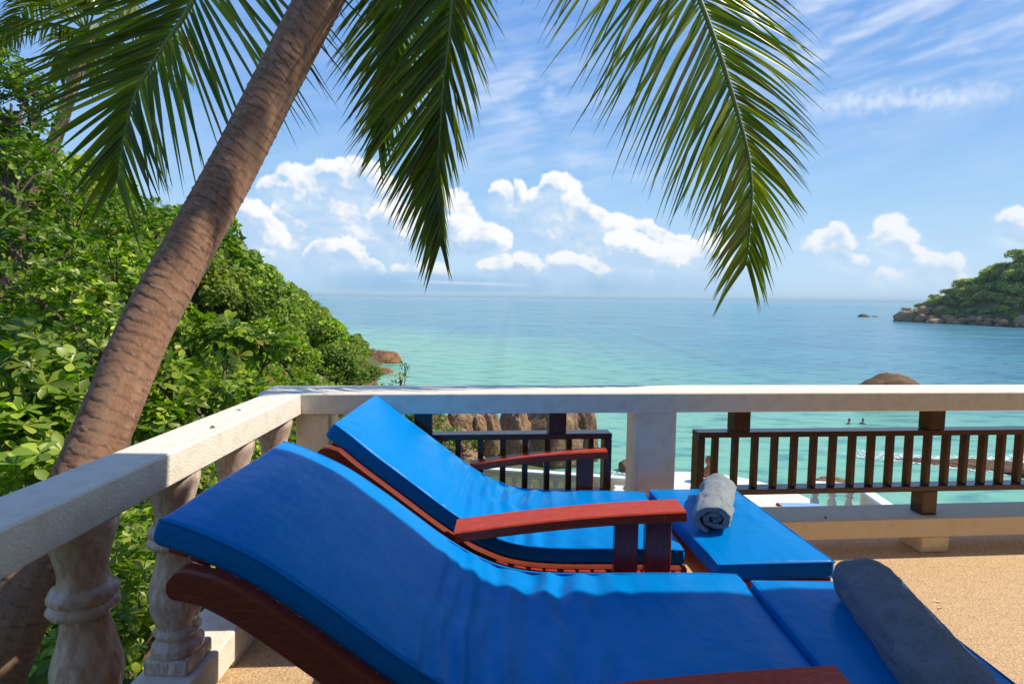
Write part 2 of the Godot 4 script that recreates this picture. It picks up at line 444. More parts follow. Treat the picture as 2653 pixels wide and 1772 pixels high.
func part_sky(W: int, H: int, x0: int, x1: int, y0: int, y1: int, blobs: Array) -> Image:
	var w := x1 - x0
	var h := y1 - y0
	var step := 360.0 / W
	# a pale veil round each bank, then the blobs as soft hills
	var V := PackedFloat32Array()
	V.resize(w * h)
	for b in blobs:
		var u: float = fposmod(b[0], 360.0) / step
		var vv: float = (90.0 - b[1] * 0.9) / step
		var rx: float = (b[2] * 1.5 + 1.4) / step
		var ry: float = (b[3] * 1.3 + 0.9) / step
		for y in range(maxi(y0, int(vv - ry)), mini(y1, int(vv + ry) + 2)):
			var dy := (y + 0.5 - vv) / ry
			for x in range(maxi(x0, int(u - rx)), mini(x1, int(u + rx) + 2)):
				var dx := (x + 0.5 - u) / rx
				var q := 1.0 - (dx * dx + dy * dy)
				if q > 0.0:
					var at := (y - y0) * w + x - x0
					V[at] = 1.0 - (1.0 - V[at]) * (1.0 - q * q * 0.42)
	var layers := [hills(W, x0, y0, w, h, blobs), hills(W, x0, y0, w, h, near_puffs)]
	var px := PackedFloat32Array()
	px.resize(w * h * 3)
	var white := Color(0.785, 0.785, 0.79)
	var grey := Color(0.68, 0.80, 0.925).srgb_to_linear() * 0.84
	var veil_c := Color(0.835, 0.900, 0.965).srgb_to_linear() * 0.84
	var k1 := maxi(1, int(0.22 / step)); var k2 := maxi(1, int(0.6 / step)); var k3 := maxi(1, int(1.3 / step))
	for y in h:
		var el := 90.0 - (y + y0 + 0.5) * step
		var base := air(el)
		for x in w:
			var az := (x + x0 + 0.5) * step
			if az > 180.0: az -= 360.0
			var at := y * w + x
			var col := base
			if el > 3.0:
				var ci := cirrus(az, el)
				col = col.lerp(Color(0.72, 0.765, 0.84), ci * 0.66)
			if V[at] > 0.0:
				var veil := clampf(V[at] * (0.80 + 0.9 * n_soft.get_noise_2d(az * 0.7 - 40.0, el * 1.5)), 0.0, 1.0)
				col = col.lerp(veil_c, smoothstep(0.02, 0.85, veil) * 0.92)
			for D in layers:
				var d: float = D[at]
				if d <= -0.9: continue
				var a := smoothstep(-0.06, 0.17, d) if az < 25.0 else 0.85 * smoothstep(-0.06, 0.30, d)
				if el < 2.6: a *= smoothstep(0.9, 2.6, el + n_soft.get_noise_2d(az * 1.2, el) * 0.5)
				if a > 0.001:
					var lit := 0.62
					for k in [[k1, 0.22], [k2, 0.34], [k3, 0.40]]:
						var yy := maxi(0, y - int(k[0]))
						var xx := mini(w - 1, x + int(k[0] * 0.55))
						lit += (d - maxf(D[yy * w + xx], -0.45)) * k[1]
					lit -= smoothstep(0.15, 0.60, d) * 0.24
					lit += 0.60 * n_soft.get_noise_2d(az * 0.45 + 30.0, el * 0.6) + 0.10 * n_soft.get_noise_2d(az * 2.0, el * 2.0)
					lit -= 0.16 * smoothstep(5.0, 2.0, el)
					lit = smoothstep(0.22, 0.98, lit)
					a *= lerpf(0.50, 1.0, smoothstep(0.0, 0.5, lit))
					var cc := grey.lerp(white, lit)
					cc = cc.lerp(base, 0.42 * smoothstep(5.0, 0.5, el))
					col = col.lerp(cc, a * 0.97)
			if el < 3.4 and el > 0.0:   # the blue-grey rain haze under the clouds
				var rain := smoothstep(0.15, 0.8, el) * smoothstep(3.0, 1.3, el) * smoothstep(30.0, 12.0, absf(az + 2.0)) * (0.55 + 0.5 * n_soft.get_noise_2d(az * 0.25, 0.0))
				col = col.lerp(Color(0.52, 0.70, 0.855).srgb_to_linear() * 0.86, clampf(rain, 0.0, 0.75))
				var band := exp(-pow((el - 1.35 + 0.02 * az) / 0.13, 2.0)) * smoothstep(-13.0, -6.0, az) * smoothstep(3.0, -2.0, az)
				col = col.lerp(Color(0.76, 0.79, 0.82), band * 0.5)
			px[at * 3] = col.r; px[at * 3 + 1] = col.g; px[at * 3 + 2] = col.b
	return Image.create_from_data(w, h, false, Image.FORMAT_RGBF, px.to_byte_array())

# ---------------------------------------------------------------- ground
var shore := [Vector2(70, -19), Vector2(14, -25), Vector2(5, -29.5), Vector2(-3, -34), Vector2(-8, -41), Vector2(-14, -55), Vector2(-17.5, -72), Vector2(-19, -85), Vector2(-24, -95), Vector2(-60, -125), Vector2(-140, -150)]
var n_ground: FastNoiseLite

func inland(x: float, z: float) -> float:   # metres from the waterline, positive on land
	var p := Vector2(x, z)
	var best := 1e9
	var sgn := 1.0
	for i in shore.size() - 1:
		var a: Vector2 = shore[i]
		var b: Vector2 = shore[i + 1]
		var q := Geometry2D.get_closest_point_to_segment(p, a, b)
		var d := p.distance_to(q)
		if d < best:
			best = d
			sgn = 1.0 if (b - a).cross(p - a) < 0.0 else -1.0
	return best * sgn

func ground_y(x: float, z: float) -> float:
	var d := inland(x, z)
	if d < 0.0: return SEA + maxf(d * 0.3, -3.0)
	var slope := lerpf(0.33, 0.52, smoothstep(-3.0, -12.0, x) * smoothstep(-8.0, -22.0, z))
	var y := SEA + d * slope + n_ground.get_noise_2d(x, z) * minf(d * 0.1, 0.8)
	var top := -1.35 + maxf(0.0, -x - 3.0) * 0.5
	if z < -4.0: top = lerpf(minf(top, -5.6), top, smoothstep(-2.0, -5.5, x - 0.16 * (z + 9.0)))
	return minf(y, top + n_ground.get_noise_2d(x * 2.0, z * 2.0) * 0.15)

# ---------------------------------------------------------------- leaves
func leaf_template(l: float, w: float, fold: float, droop: float) -> MB:
	# an obovate leaf along +Z from the origin, its face +Y
	var m := MB.new()
	var prof := [[0.0, 0.04], [0.22, 0.34], [0.5, 0.82], [0.74, 1.0], [0.92, 0.62], [1.0, 0.0]]
	var rows := []
	for p in prof:
		var z: float = p[0] * l
		var y: float = -droop * p[0] * p[0] * l
		var hw: float = p[1] * w * 0.5
		rows.append([Vector3(-hw, y + fold * hw, z), Vector3(0, y, z), Vector3(hw, y + fold * hw, z)])
	m.grid(rows)
	if m.n[4].y < 0.0:
		for i in m.n.size(): m.n[i] = -m.n[i]
		for i in range(0, m.ix.size(), 3):
			var t := m.ix[i]
			m.ix[i] = m.ix[i + 1]; m.ix[i + 1] = t
	return m

func leaf_green(rng: RandomNumberGenerator, kind := 0) -> Color:
	var t := rng.randf()
	var a := Color(0.070, 0.135, 0.010)
	var b := Color(0.250, 0.325, 0.018)
	if kind == 1: a = Color(0.110, 0.180, 0.020); b = Color(0.300, 0.380, 0.045)
	if kind == 2: a = Color(0.045, 0.100, 0.010); b = Color(0.170, 0.240, 0.018)
	if kind == 3: a = Color(0.085, 0.130, 0.012); b = Color(0.230, 0.290, 0.022)
	if kind == 4: a = Color(0.19, 0.21, 0.05); b = Color(0.36, 0.36, 0.08)
	if kind == 5: a = Color(0.14, 0.18, 0.05); b = Color(0.28, 0.32, 0.07)
	a = Color(a.r * 1.35, a.g * 1.3, a.b * 1.3); b = Color(b.r * 1.65, b.g * 1.52, b.b * 1.5)
	if rng.randf() < 0.008: return Color(0.28, 0.19, 0.03)
	return a.lerp(b, t * t)

func face(dir: Vector3, up: Vector3) -> Basis:
	var z := dir.normalized()
	var x := up.cross(z)
	if x.length() < 0.01: x = Vector3.RIGHT.cross(z)
	x = x.normalized()
	return Basis(x, z.cross(x), z)

func rand_dir(rng: RandomNumberGenerator) -> Vector3:
	var y := rng.randf_range(-1.0, 1.0)
	var a := rng.randf() * TAU
	var r := sqrt(1.0 - y * y)
	return Vector3(cos(a) * r, y, sin(a) * r)

# a near shrub or tree: trunk, branches, whorls of broad leaves; the leaves that show largest are parts
func plant(called: String, label: String, cat: String, lobes: Array, base: Vector3, whorls: int, leaf_len: float, per: int, kind: int, singles: int, seed_: int, wide := 0.5) -> void:
	var rng := RandomNumberGenerator.new()
	rng.seed = seed_
	var o := thing(called, label, cat, base)
	var mid := Vector3.ZERO
	var weight := []
	var total := 0.0
	for l in lobes:
		mid += l[0]
		total += l[1] * l[1]
		weight.append(total)
	mid /= lobes.size()
	var low := mid - base
	var tr := MB.new()
	var thick: float = minf(0.014 + 0.018 * low.length(), 0.02 if whorls < 60 else 1.0)
	var fork := low * 0.45 + Vector3(rng.randf_range(-0.1, 0.1), 0, rng.randf_range(-0.1, 0.1))
	tr.tube(spline([Vector3(0, -0.3, 0), low * 0.2 + Vector3(0.06, 0, 0.05), fork], 5), range(11).map(func(i): return thick * (1.0 - 0.045 * i)), 8)
	obj("trunk", tr, M.bark, o)
	for l in lobes:
		var br := MB.new()
		var to: Vector3 = l[0] - base
		var bend: Vector3 = fork.lerp(to, 0.55) + Vector3(rng.randf_range(-0.1, 0.1), rng.randf_range(-0.25, 0.0), rng.randf_range(-0.1, 0.1)) * l[1]
		br.tube(spline([fork * 0.95, bend, to], 5), range(11).map(func(i): return thick * 0.55 * (1.0 - 0.06 * i)), 6)
		for k in 5:
			var d := rand_dir(rng)
			d.y = absf(d.y)
			br.tube([to.lerp(bend, 0.3), to + d * l[1] * 0.45, to + d * l[1] * 0.85], [thick * 0.28, thick * 0.2, thick * 0.1], 5)
		obj("branch", br, M.bark, o)
	var leaves := []
	for i in whorls:
		var pick := rng.randf() * total
		var li := 0
		while weight[li] < pick and li < lobes.size() - 1: li += 1
		var l: Array = lobes[li]
		var d := rand_dir(rng)
		if d.y < -0.3 and rng.randf() < 0.7: d.y = -d.y
		var c: Vector3 = l[0] - base + d * l[1] * lerpf(0.45, 1.08, sqrt(rng.randf()))
		var axis := (d * 0.55 + UPV * 0.55 + rand_dir(rng) * 0.45).normalized()
		var s := axis.cross(rand_dir(rng)).normalized()
		var u := axis.cross(s)
		var size := leaf_len * rng.randf_range(0.55, 1.35)
		var young := lerpf(0.75, 1.6, pow(rng.randf(), 1.5))
		for k in per:
			var a := TAU * (k + rng.randf_range(-0.25, 0.25)) / per
			var tilt := rng.randf_range(0.75, 1.5)
			var dir := axis * cos(tilt) + (s * cos(a) + u * sin(a)) * sin(tilt)
			var b := face(dir, (axis + rand_dir(rng) * 0.35).normalized()) * Basis.from_scale(Vector3.ONE * size * rng.randf_range(0.65, 1.1))
			leaves.append([Transform3D(b, c), leaf_green(rng, kind) * young, (d.dot((Vector3(0, 1.4, 0) - l[0]).normalized()) + rng.randf() * 0.5)])
	leaves.sort_custom(func(a, b): return a[2] > b[2])
	var tmpl := []
	for q in 4: tmpl.append(leaf_template(1.0, wide - 0.12 + 0.04 * q, 0.18 + 0.1 * (q % 3), 0.1 + 0.13 * (q % 2)))
	var tints := []
	for q in 8:
		var cc := leaf_green(rng, kind) * 1.2
		var t := MB.new()
		t.add(tmpl[q % 4], Transform3D(), cc)
		tints.append(t.mesh())
	var rest := MB.new()
	for i in leaves.size():
		if i < singles:
			var lf := obj("leaf", tints[rng.randi() % 8], M.leaf, o)
			lf.transform = leaves[i][0]
		else:
			rest.add(tmpl[rng.randi() % 4], leaves[i][0], leaves[i][1])
	stuff(obj("foliage", rest, M.leaf, o))

# leaf cloud of a farther tree, unit size; lobes in unit space
func leaf_cloud(lobes: Array, count: int, size: float, kind: int, seed_: int) -> ArrayMesh:
	var rng := RandomNumberGenerator.new()
	rng.seed = seed_
	var m := MB.new()
	var weight := []
	var total := 0.0
	for l in lobes:
		total += l[1] * l[1]
		weight.append(total)
	var tone := []
	for l in lobes: tone.append(rng.randf_range(0.75, 1.25))
	for i in count:
		var pick := rng.randf() * total
		var li := 0
		while weight[li] < pick and li < lobes.size() - 1: li += 1
		var l: Array = lobes[li]
		var d := rand_dir(rng)
		if d.y < -0.35: d.y *= -1.0
		var c: Vector3 = l[0] + d * l[1] * lerpf(0.6, 1.06, pow(rng.randf(), 0.6))
		var face_n := (d * 0.5 + UPV * 0.4 + rand_dir(rng) * 0.75).normalized()
		var dir := face_n.cross(rand_dir(rng)).normalized()
		dir = (dir + Vector3.DOWN * 0.25).normalized()
		var side := face_n.cross(dir).normalized()
		var s := size * rng.randf_range(0.6, 1.3)
		var cc: Color = leaf_green(rng, kind) * tone[li] * 1.3
		var nn := (face_n * 0.75 + d * 0.25).normalized()
		var b := m.v.size()
		m.vert(c, nn, cc); m.vert(c + dir * s * 0.5 + side * s * 0.3 - face_n * s * 0.05, nn, cc); m.vert(c + dir * s, nn, cc); m.vert(c + dir * s * 0.5 - side * s * 0.3 - face_n * s * 0.05, nn, cc)
		m.ix.append_array([b, b + 1, b + 2, b, b + 2, b + 3])
	return m.mesh()

func make_tree(called: String, label: String, cat: String, crown: ArrayMesh, h: float, trunk_to: float) -> Node3D:
	var o := thing(called, label, cat)
	var t := MB.new()
	t.tube(spline([Vector3(0, -0.6, 0), Vector3(0.05 * h, trunk_to * 0.5, 0), Vector3(0.02 * h, trunk_to, 0.02 * h)], 4), range(9).map(func(i): return 0.028 * h * (1.0 - 0.07 * i)), 7)
	for k in 5:
		var a := TAU * k / 5.0 + 0.4
		t.tube([Vector3(0.03 * h, trunk_to * 0.7, 0), Vector3(cos(a) * 0.13 * h, trunk_to + 0.08 * h, sin(a) * 0.13 * h), Vector3(cos(a) * 0.24 * h, trunk_to + 0.16 * h, sin(a) * 0.24 * h)], [0.014 * h, 0.01 * h, 0.005 * h], 5)
	obj("trunk", t, M.bark, o)
	var c := obj("crown", crown, M.far_leaf, o)
	c.scale = Vector3.ONE * h
	return o

# ---------------------------------------------------------------- palm fronds
func frond(tree: Node3D, ctrl: Array, lefts: Vector3, rights: Vector3, per: int, length: float, spread: float, grav: float, singles: int, seed_: int, from := 0.0, width := 0.034, tone := 1.0, left_share := 1.0, right_len := 1.0) -> void:
	var rng := RandomNumberGenerator.new()
	rng.seed = seed_
	var path := spline(ctrl, 12)
	var f := MB.new()
	f.col = Color(0.20, 0.26, 0.06)
	var rad := []
	for i in path.size(): rad.append(lerpf(0.022, 0.0035, float(i) / (path.size() - 1)))
	f.tube(path, rad, 7)
	var fr := obj("frond", f, M.rachis, tree)
	var len_at := [0.0]
	for i in range(1, path.size()): len_at.append(len_at[-1] + path[i].distance_to(path[i - 1]))
	var rest := MB.new()
	for sd in 2:
		var sv: Vector3 = lefts if sd == 0 else rights
		for k in per:
			var t := from + (1.0 - from) * (k + 0.5 * sd + rng.randf_range(-0.15, 0.15)) / per
			t = clampf(t, 0.0, 0.999)
			var want: float = t * len_at[-1]
			var i := 1
			while len_at[i] < want and i < path.size() - 1: i += 1
			var q: float = (want - len_at[i - 1]) / maxf(1e-5, len_at[i] - len_at[i - 1])
			var p: Vector3 = path[i - 1].lerp(path[i], q)
			var tan: Vector3 = (path[mini(i + 1, path.size() - 1)] - path[maxi(i - 2, 0)]).normalized()
			var s := (sv - tan * sv.dot(tan)).normalized()
			var ang := lerpf(spread, spread * 0.45, t * t) * rng.randf_range(0.88, 1.1) * (left_share if sd == 0 else 1.0)
			var ll := length * rng.randf_range(0.88, 1.08) * (0.55 + 0.45 * smoothstep(0.0, 0.35, t)) * lerpf(1.0, 0.36, smoothstep(0.55, 1.0, t)) * (right_len if sd == 1 else 1.0)
			var dir := (s * sin(ang) + tan * cos(ang) + rand_dir(rng) * 0.05).normalized()
			var m := MB.new()
			var facing := (s.cross(tan)).normalized()
			if sd == 1: facing = -facing
			facing = (facing + rand_dir(rng) * 0.35).normalized()
			var g := grav * rng.randf_range(0.7, 1.35)
			var segs := 9
			var ra := []
			var rb := []
			var pos := p
			var green := Color(0.078, 0.125, 0.012).lerp(Color(0.270, 0.300, 0.020), rng.randf() * rng.randf() * 1.3) * tone
			var old := rng.randf() < 0.06
			if old: green = Color(0.20, 0.15, 0.05)
			var ca := []
			for w in segs + 1:
				var x := float(w) / segs
				var wid := width * (0.35 + 0.65 * smoothstep(0.0, 0.12, x)) * (1.0 - pow(x, 1.7) * 0.985)
				var across := dir.cross(facing).normalized()
				var up := across.cross(dir).normalized()
				var e := across * wid * 0.5
				var lift := up * wid * 0.22
				ra.append([pos + e + lift, pos])
				rb.append([pos, pos - e + lift])
				var cc := green.lerp(Color(0.22, 0.17, 0.08), smoothstep(0.86, 1.0, x) * (0.3 + 0.7 * rng.randf()))
				ca.append([cc, cc])
				pos += dir * ll / segs
				dir = (dir + Vector3.DOWN * g * (0.5 + x) / segs + rand_dir(rng) * 0.012).normalized()
			m.grid(ra, false, ca)
			m.grid(rb, false, ca)
			if (per - 1 - k) * 2 < singles:
				obj("leaflet", m, M.frond, fr)
			else:
				rest.add(m, Transform3D())
	if rest.v.size(): stuff(obj("leaflets", rest, M.frond, fr))

# ---------------------------------------------------------------- rocks
func rock_mesh(r: Vector3, seed_: int, cuts := 5, rough := 0.16, tint := Color(1, 1, 1)) -> MB:
	var rng := RandomNumberGenerator.new()
	rng.seed = seed_
	var f := noise(seed_, 0.9, 4)
	var planes := []
	for k in cuts:
		var d := rand_dir(rng)
		planes.append([d, rng.randf_range(0.72, 0.93)])
	var rows := []
	var cols := []
	for i in 49:
		var th := PI * i / 48.0
		var row := []
		var cr := []
		for j in 64:
			var a := TAU * j / 64.0
			var d := Vector3(sin(th) * cos(a), cos(th), sin(th) * sin(a))
			var rr := 1.0 + f.get_noise_3d(d.x * 1.3, d.y * 1.3, d.z * 1.3) * rough * 2.0
			for pl in planes:
				var dd: float = d.dot(pl[0])
				if dd > 0.0: rr = minf(rr, lerpf(rr, pl[1] / dd, 0.85) if pl[1] / dd < rr else rr)
			rr += f.get_noise_3d(d.x * 5.0, d.y * 5.0, d.z * 5.0) * 0.035
			var split := smoothstep(0.055, 0.0, absf(f.get_noise_3d(d.x * 0.9 + 4.0, d.y * 0.75 + 2.0, d.z * 0.9))) * (1.0 if rough > 0.08 else 0.3)
			rr -= 0.045 * split
			row.append(d * rr * r)
			var st := clampf(0.88 + 0.55 * f.get_noise_3d(d.x * 1.6 + 9.0, d.y * 1.3, d.z * 1.6), 0.5, 1.15)
			st *= 1.0 - 0.45 * split
			st *= lerpf(1.0, 0.72, smoothstep(0.25, 0.55, f.get_noise_3d(d.x * 2.4 - 20.0, d.y * 2.0, d.z * 2.4)))
			cr.append(Color(tint.r * st, tint.g * st, tint.b * st))
		rows.append(row)
		cols.append(cr)
	var m := MB.new()
	m.grid(rows, true, cols, Vector3.ZERO)
	return m

func rock(label: String, at: Vector3, r: Vector3, seed_: int, group := "", turn := 0.0, cuts := 5, tint := Color(1, 1, 1), called := "boulder", rough := 0.16) -> Node3D:
	var o := obj(called, rock_mesh(r, seed_, cuts, rough, tint), M.rock)
	o.position = at
	o.rotation.y = turn
	tag(o, label, "rock", group)
	return o

# ================================================================ the place
func _ready() -> void:
	# --- camera, sky, sun, exposure
	var cam := Camera3D.new()
	cam.name = "camera"
	cam.position = Vector3(0, 1.4, 0)
	cam.rotation = Vector3(deg_to_rad(-4.42), 0, deg_to_rad(0.706))
	cam.fov = 62.15
	cam.near = 0.05; cam.far = 60000.0
	add_child(cam)
	cam.current = true
	var sun := DirectionalLight3D.new()
	sun.name = "sun"
	var to_sun := Vector3(0.675, 0.731, -0.095)
	add_child(sun)
	sun.look_at_from_position(to_sun * 50.0, Vector3.ZERO)
	sun.light_energy = 1.3
	sun.light_color = Color(1.0, 0.955, 0.88)
	sun.light_angular_distance = 0.5
	sun.shadow_enabled = true
	var env := Environment.new()
	env.background_mode = Environment.BG_SKY
	env.sky = Sky.new()
	var sm := PanoramaSkyMaterial.new()
	sm.panorama = sky_panorama()
	env.sky.sky_material = sm
	env.tonemap_mode = Environment.TONE_MAPPER_LINEAR
	env.tonemap_exposure = 1.3
	env.fog_enabled = true
	env.fog_density = 0.00014
	env.fog_light_color = Color(0.80, 0.93, 0.97)
	env.sdfgi_enabled = true; env.ssao_enabled = true; env.ssil_enabled = true
	var we := WorldEnvironment.new()
	we.name = "world_environment"
	we.environment = env
	add_child(we)
	materials()
	n_ground = noise(900, 0.12, 3)
	sea_and_land()
	terrace()
	loungers()
	litter()
	lower_terrace()
	rocks_and_water_things()
	palms()
	near_plants()
	woods()

func sea_and_land() -> void:
	# sea: rings from under the terrace out to the horizon, coloured by what lies beneath, with haze painted in far out
	var m := MB.new()
	var rows := []
	var cols := []
	var f := noise(301, 0.02, 4)
	var r := 6.0
	var radii := []
	while r < 30000.0:
		radii.append(r)
		r *= 1.025
	var deep := Color(0.110, 0.300, 0.380)
	var mid := Color(0.100, 0.295, 0.340)
	var shallow := Color(0.200, 0.460, 0.330)
	for rad in radii:
		var row := []
		var cr := []
		for j in 200:
			var a := TAU * j / 200.0
			var x: float = cos(a) * rad
			var z: float = sin(a) * rad
			row.append(Vector3(x, SEA, z))
			var d := -inland(x, z) + f.get_noise_2d(x, z) * minf(rad * 0.12, 30.0)
			var c := shallow.lerp(mid, smoothstep(8.0, 75.0, d)).lerp(deep, smoothstep(250.0, 1600.0, d))
			# reef and weed under the water make darker, bluer patches towards the right shore
			var right := smoothstep(0.05, 0.75, x / maxf(-z, 1.0)) * smoothstep(40.0, 110.0, rad) * step_down(rad, 500.0)
			c = c.lerp(Color(0.085, 0.225, 0.32), right * clampf(0.62 + f.get_noise_2d(x * 0.7 + 300.0, z * 1.8) * 0.9, 0.0, 0.95) if z < 0.0 else 0.0)
			# slicks and cat's paws, drawn out along the horizon
			var sl := f.get_noise_2d(a * 260.0, log(rad) * 900.0) + 0.6 * f.get_noise_2d(a * 700.0 + 50.0, log(rad) * 2600.0)
			c = c.lerp(Color(0.34, 0.48, 0.55), smoothstep(900.0, 6000.0, rad) * 0.8)  # far water paled: horizon haze put into the colour
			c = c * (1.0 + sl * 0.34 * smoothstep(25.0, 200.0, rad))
			cr.append(c)
		rows.append(row)
		cols.append(cr)
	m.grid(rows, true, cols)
	if m.n[0].y < 0.0:
		for i in m.n.size(): m.n[i] = Vector3.UP
		for i in range(0, m.ix.size(), 3):
			var t := m.ix[i]
			m.ix[i] = m.ix[i + 1]; m.ix[i + 1] = t
	for i in m.v.size(): m.uv[i] = Vector2(m.v[i].x / 34.0, m.v[i].z / 11.0)
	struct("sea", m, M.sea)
	# the wooded slope
	var g := MB.new()
	rows = []
	for i in 90:
		var row := []
		for j in 90:
			var x := lerpf(-110.0, 60.0, j / 89.0)
			var z := lerpf(22.0, -135.0, i / 89.0)
			var y := ground_y(x, z)
			if x > -1.6 and z > -4.0: y = minf(y, -1.4)
			row.append(Vector3(x, y, z))
		rows.append(row)
	g.grid(rows)
	if g.n[4000].y < 0.0:
		for i in g.n.size(): g.n[i] = -g.n[i]
		for i in range(0, g.ix.size(), 3):
			var t := g.ix[i]
			g.ix[i] = g.ix[i + 1]; g.ix[i + 1] = t
	struct("hillside", g, M.soil)
	# the far headland on the right
	var hd := MB.new()
	rows = []
	for i in 50:
		var row := []
		for j in 40:
			var x := 185.0 + 6.0 * j
			var z := -370.0 + 5.0 * i
			row.append(Vector3(x, headland_y(x, z), z))
		rows.append(row)
	hd.grid(rows)
	if hd.n[900].y < 0.0:
		for i in hd.n.size(): hd.n[i] = -hd.n[i]
		for i in range(0, hd.ix.size(), 3):
			var t := hd.ix[i]
			hd.ix[i] = hd.ix[i + 1]; hd.ix[i + 1] = t
	struct("headland", hd, M.soil)

func step_down(v: float, at: float) -> float:
	return 1.0 - smoothstep(at * 0.6, at * 1.4, v)

func headland_y(x: float, z: float) -> float:
	var edge := 210.0 if z > -250.0 else 210.0 - (-250.0 - z) * 0.10
	if z > -235.0: edge += (z + 235.0) * 0.35
	var d := x - edge
	d = minf(d, (z + 306.0) * 0.8)
	d = minf(d, (-z - 140.0) * 0.8)
	if d < 0.0: return SEA + maxf(d * 0.4, -4.0)
	var y := SEA + d * 0.88 + 0.6
	y = minf(y, 60.0 - 0.0025 * (d - 80.0) * (d - 80.0)) if d > 60.0 else y
	return y + n_ground.get_noise_2d(x * 0.5, z * 0.5) * 1.5

# ---------------------------------------------------------------- terrace
func back_z(x: float) -> float: return -(2.87 + 0.0895 * x)   # front face of the sea-side rail

func terrace() -> void:
	var fl := MB.new()
	fl.box(Transform3D(Basis(), Vector3(4.4, -0.11, -0.35)), Vector3(11.4, 0.22, 6.9), 0.01)
	struct("terrace_floor", fl, M.pebble)
	# flat roof behind the camera whose edge draws the straight shadow
	var rf := thing("canopy", "flat cream canopy over the near half of the terrace, throwing the straight shadow", "canopy", Vector3(0, 0, 0))
	for q in [[-0.4, 1.1, -1.97], [1.104, 9.2, -2.14]]:
		var sl := MB.new()
		sl.box(Transform3D(Basis(), Vector3((q[0] + q[1]) * 0.5, 3.07, (q[2] + 1.3) * 0.5)), Vector3(q[1] - q[0], 0.14, 1.3 - q[2]), 0.01)
		obj("slab", sl, M.plaster_soft, rf)
	var vl := thing("added_villa", "house front added out of view to darken the near shade, brown timber doors", "added_villa", Vector3(4.4, 0, 1.42))  # unseen house front, added to cut fill light from behind
	for q in [[-5.95, 1.3], [4.9, 2.0]]:
		var c := MB.new()
		c.box(Transform3D(Basis(), Vector3(q[0], 1.6, 0)), Vector3(q[1] if q[0] < 0.0 else q[1], 3.2, 0.2), 0.01)
		obj("wall", c, M.plaster_soft, vl)
	for k in 9:
		var c := MB.new()
		c.box(Transform3D(Basis(), Vector3(-4.75 + 1.0 * k, 1.2, 0)), Vector3(0.98, 2.4, 0.06), 0.006)
		obj("door", c, M.dark_wood_y, vl)
	var ln := MB.new()
	ln.box(Transform3D(Basis(), Vector3(-0.70, 2.8, 0)), Vector3(9.18, 0.79, 0.18), 0.01)
	obj("lintel", ln, M.plaster_soft, vl)
	# left balustrade
	var lb := thing("balustrade", "cream plaster balustrade with marbled turned balusters along the left edge", "balustrade", Vector3(-1.13, 0, -1.0))
	var b := MB.new()
	b.box(Transform3D(Basis(), Vector3(0, 0.862, 0.15)), Vector3(0.175, 0.105, 4.0), 0.006)
	obj("top_rail", b, M.plaster, lb)
	b = MB.new()
	b.box(Transform3D(Basis(), Vector3(0, 0.082, 0.40)), Vector3(0.20, 0.116, 4.5), 0.006)
	obj("bottom_beam", b, M.plaster, lb)
	for z in [1.7, 0.2, -1.14]:
		b = MB.new()
		b.box(Transform3D(Basis(), Vector3(0.0, 0.010, z)), Vector3(0.19, 0.024, 0.2), 0.003)
		obj("foot", b, M.plaster, lb)
	var prof := [Vector2(0.072, 0.192), Vector2(0.080, 0.205), Vector2(0.080, 0.222), Vector2(0.066, 0.236), Vector2(0.058, 0.246), Vector2(0.062, 0.252), Vector2(0.071, 0.260), Vector2(0.073, 0.269), Vector2(0.066, 0.279), Vector2(0.060, 0.285), Vector2(0.062, 0.295), Vector2(0.070, 0.315), Vector2(0.079, 0.345), Vector2(0.083, 0.375), Vector2(0.082, 0.405), Vector2(0.076, 0.44), Vector2(0.067, 0.475), Vector2(0.059, 0.51), Vector2(0.054, 0.54), Vector2(0.055, 0.552), Vector2(0.066, 0.557), Vector2(0.079, 0.566), Vector2(0.083, 0.576), Vector2(0.078, 0.587), Vector2(0.070, 0.592), Vector2(0.074, 0.597), Vector2(0.080, 0.606), Vector2(0.080, 0.617), Vector2(0.072, 0.628), Vector2(0.060, 0.637), Vector2(0.056, 0.66), Vector2(0.059, 0.69), Vector2(0.065, 0.72), Vector2(0.073, 0.75), Vector2(0.081, 0.775), Vector2(0.084, 0.79), Vector2(0.084, 0.809)]
	var bm := MB.new()
	var fine := []
	for i in prof.size() - 1:
		for k in 3: fine.append(prof[i].lerp(prof[i + 1], k / 3.0))
	fine.append(prof[-1])
	bm.lathe(fine, Vector3.ZERO, 48, 0.018, 9, 5.0, 0.29, 0.80)
	bm.box(Transform3D(Basis(), Vector3(0, 0.166, 0)), Vector3(0.15, 0.052, 0.15), 0.006)
	var bmesh := bm.mesh()
	for z in [-1.66, -1.26, -0.855, -0.45, -0.045, 0.36, 0.765, 1.17, 1.575]:
		var o := obj("baluster", bmesh, M.marble, lb)
		o.position = Vector3(0, 0, z)
		o.rotation.y = z * 3.7
	# sea-side rail
	var yaw := atan(0.0895)
	var rail := thing("terrace_railing", "long cream plaster railing across the sea side, sunlit along its top", "railing", Vector3(0, 0, 0))
	var basis := Basis(Vector3.UP, yaw)
	var along := basis.x
	var org := Vector3(0, 0, -2.87)
	var back := -basis.z
	var place := func(x: float, y: float, d: float): return org + along * (x / along.x) + Vector3(0, y, 0) + back * -d
	back = basis.z * -1.0
	b = MB.new()
	b.box(Transform3D(basis, org + along * 3.3 + Vector3(0, 0.8625, 0) + back * 0.135), Vector3(9.12, 0.105, 0.27), 0.006)
	obj("top_rail", b, M.plaster, rail)
	b = MB.new()
	b.box(Transform3D(basis, org + along * 3.38 + Vector3(0, 0.149, 0) + back * 0.115), Vector3(8.9, 0.110, 0.22), 0.006)
	obj("lower_beam", b, M.plaster_soft, rail)
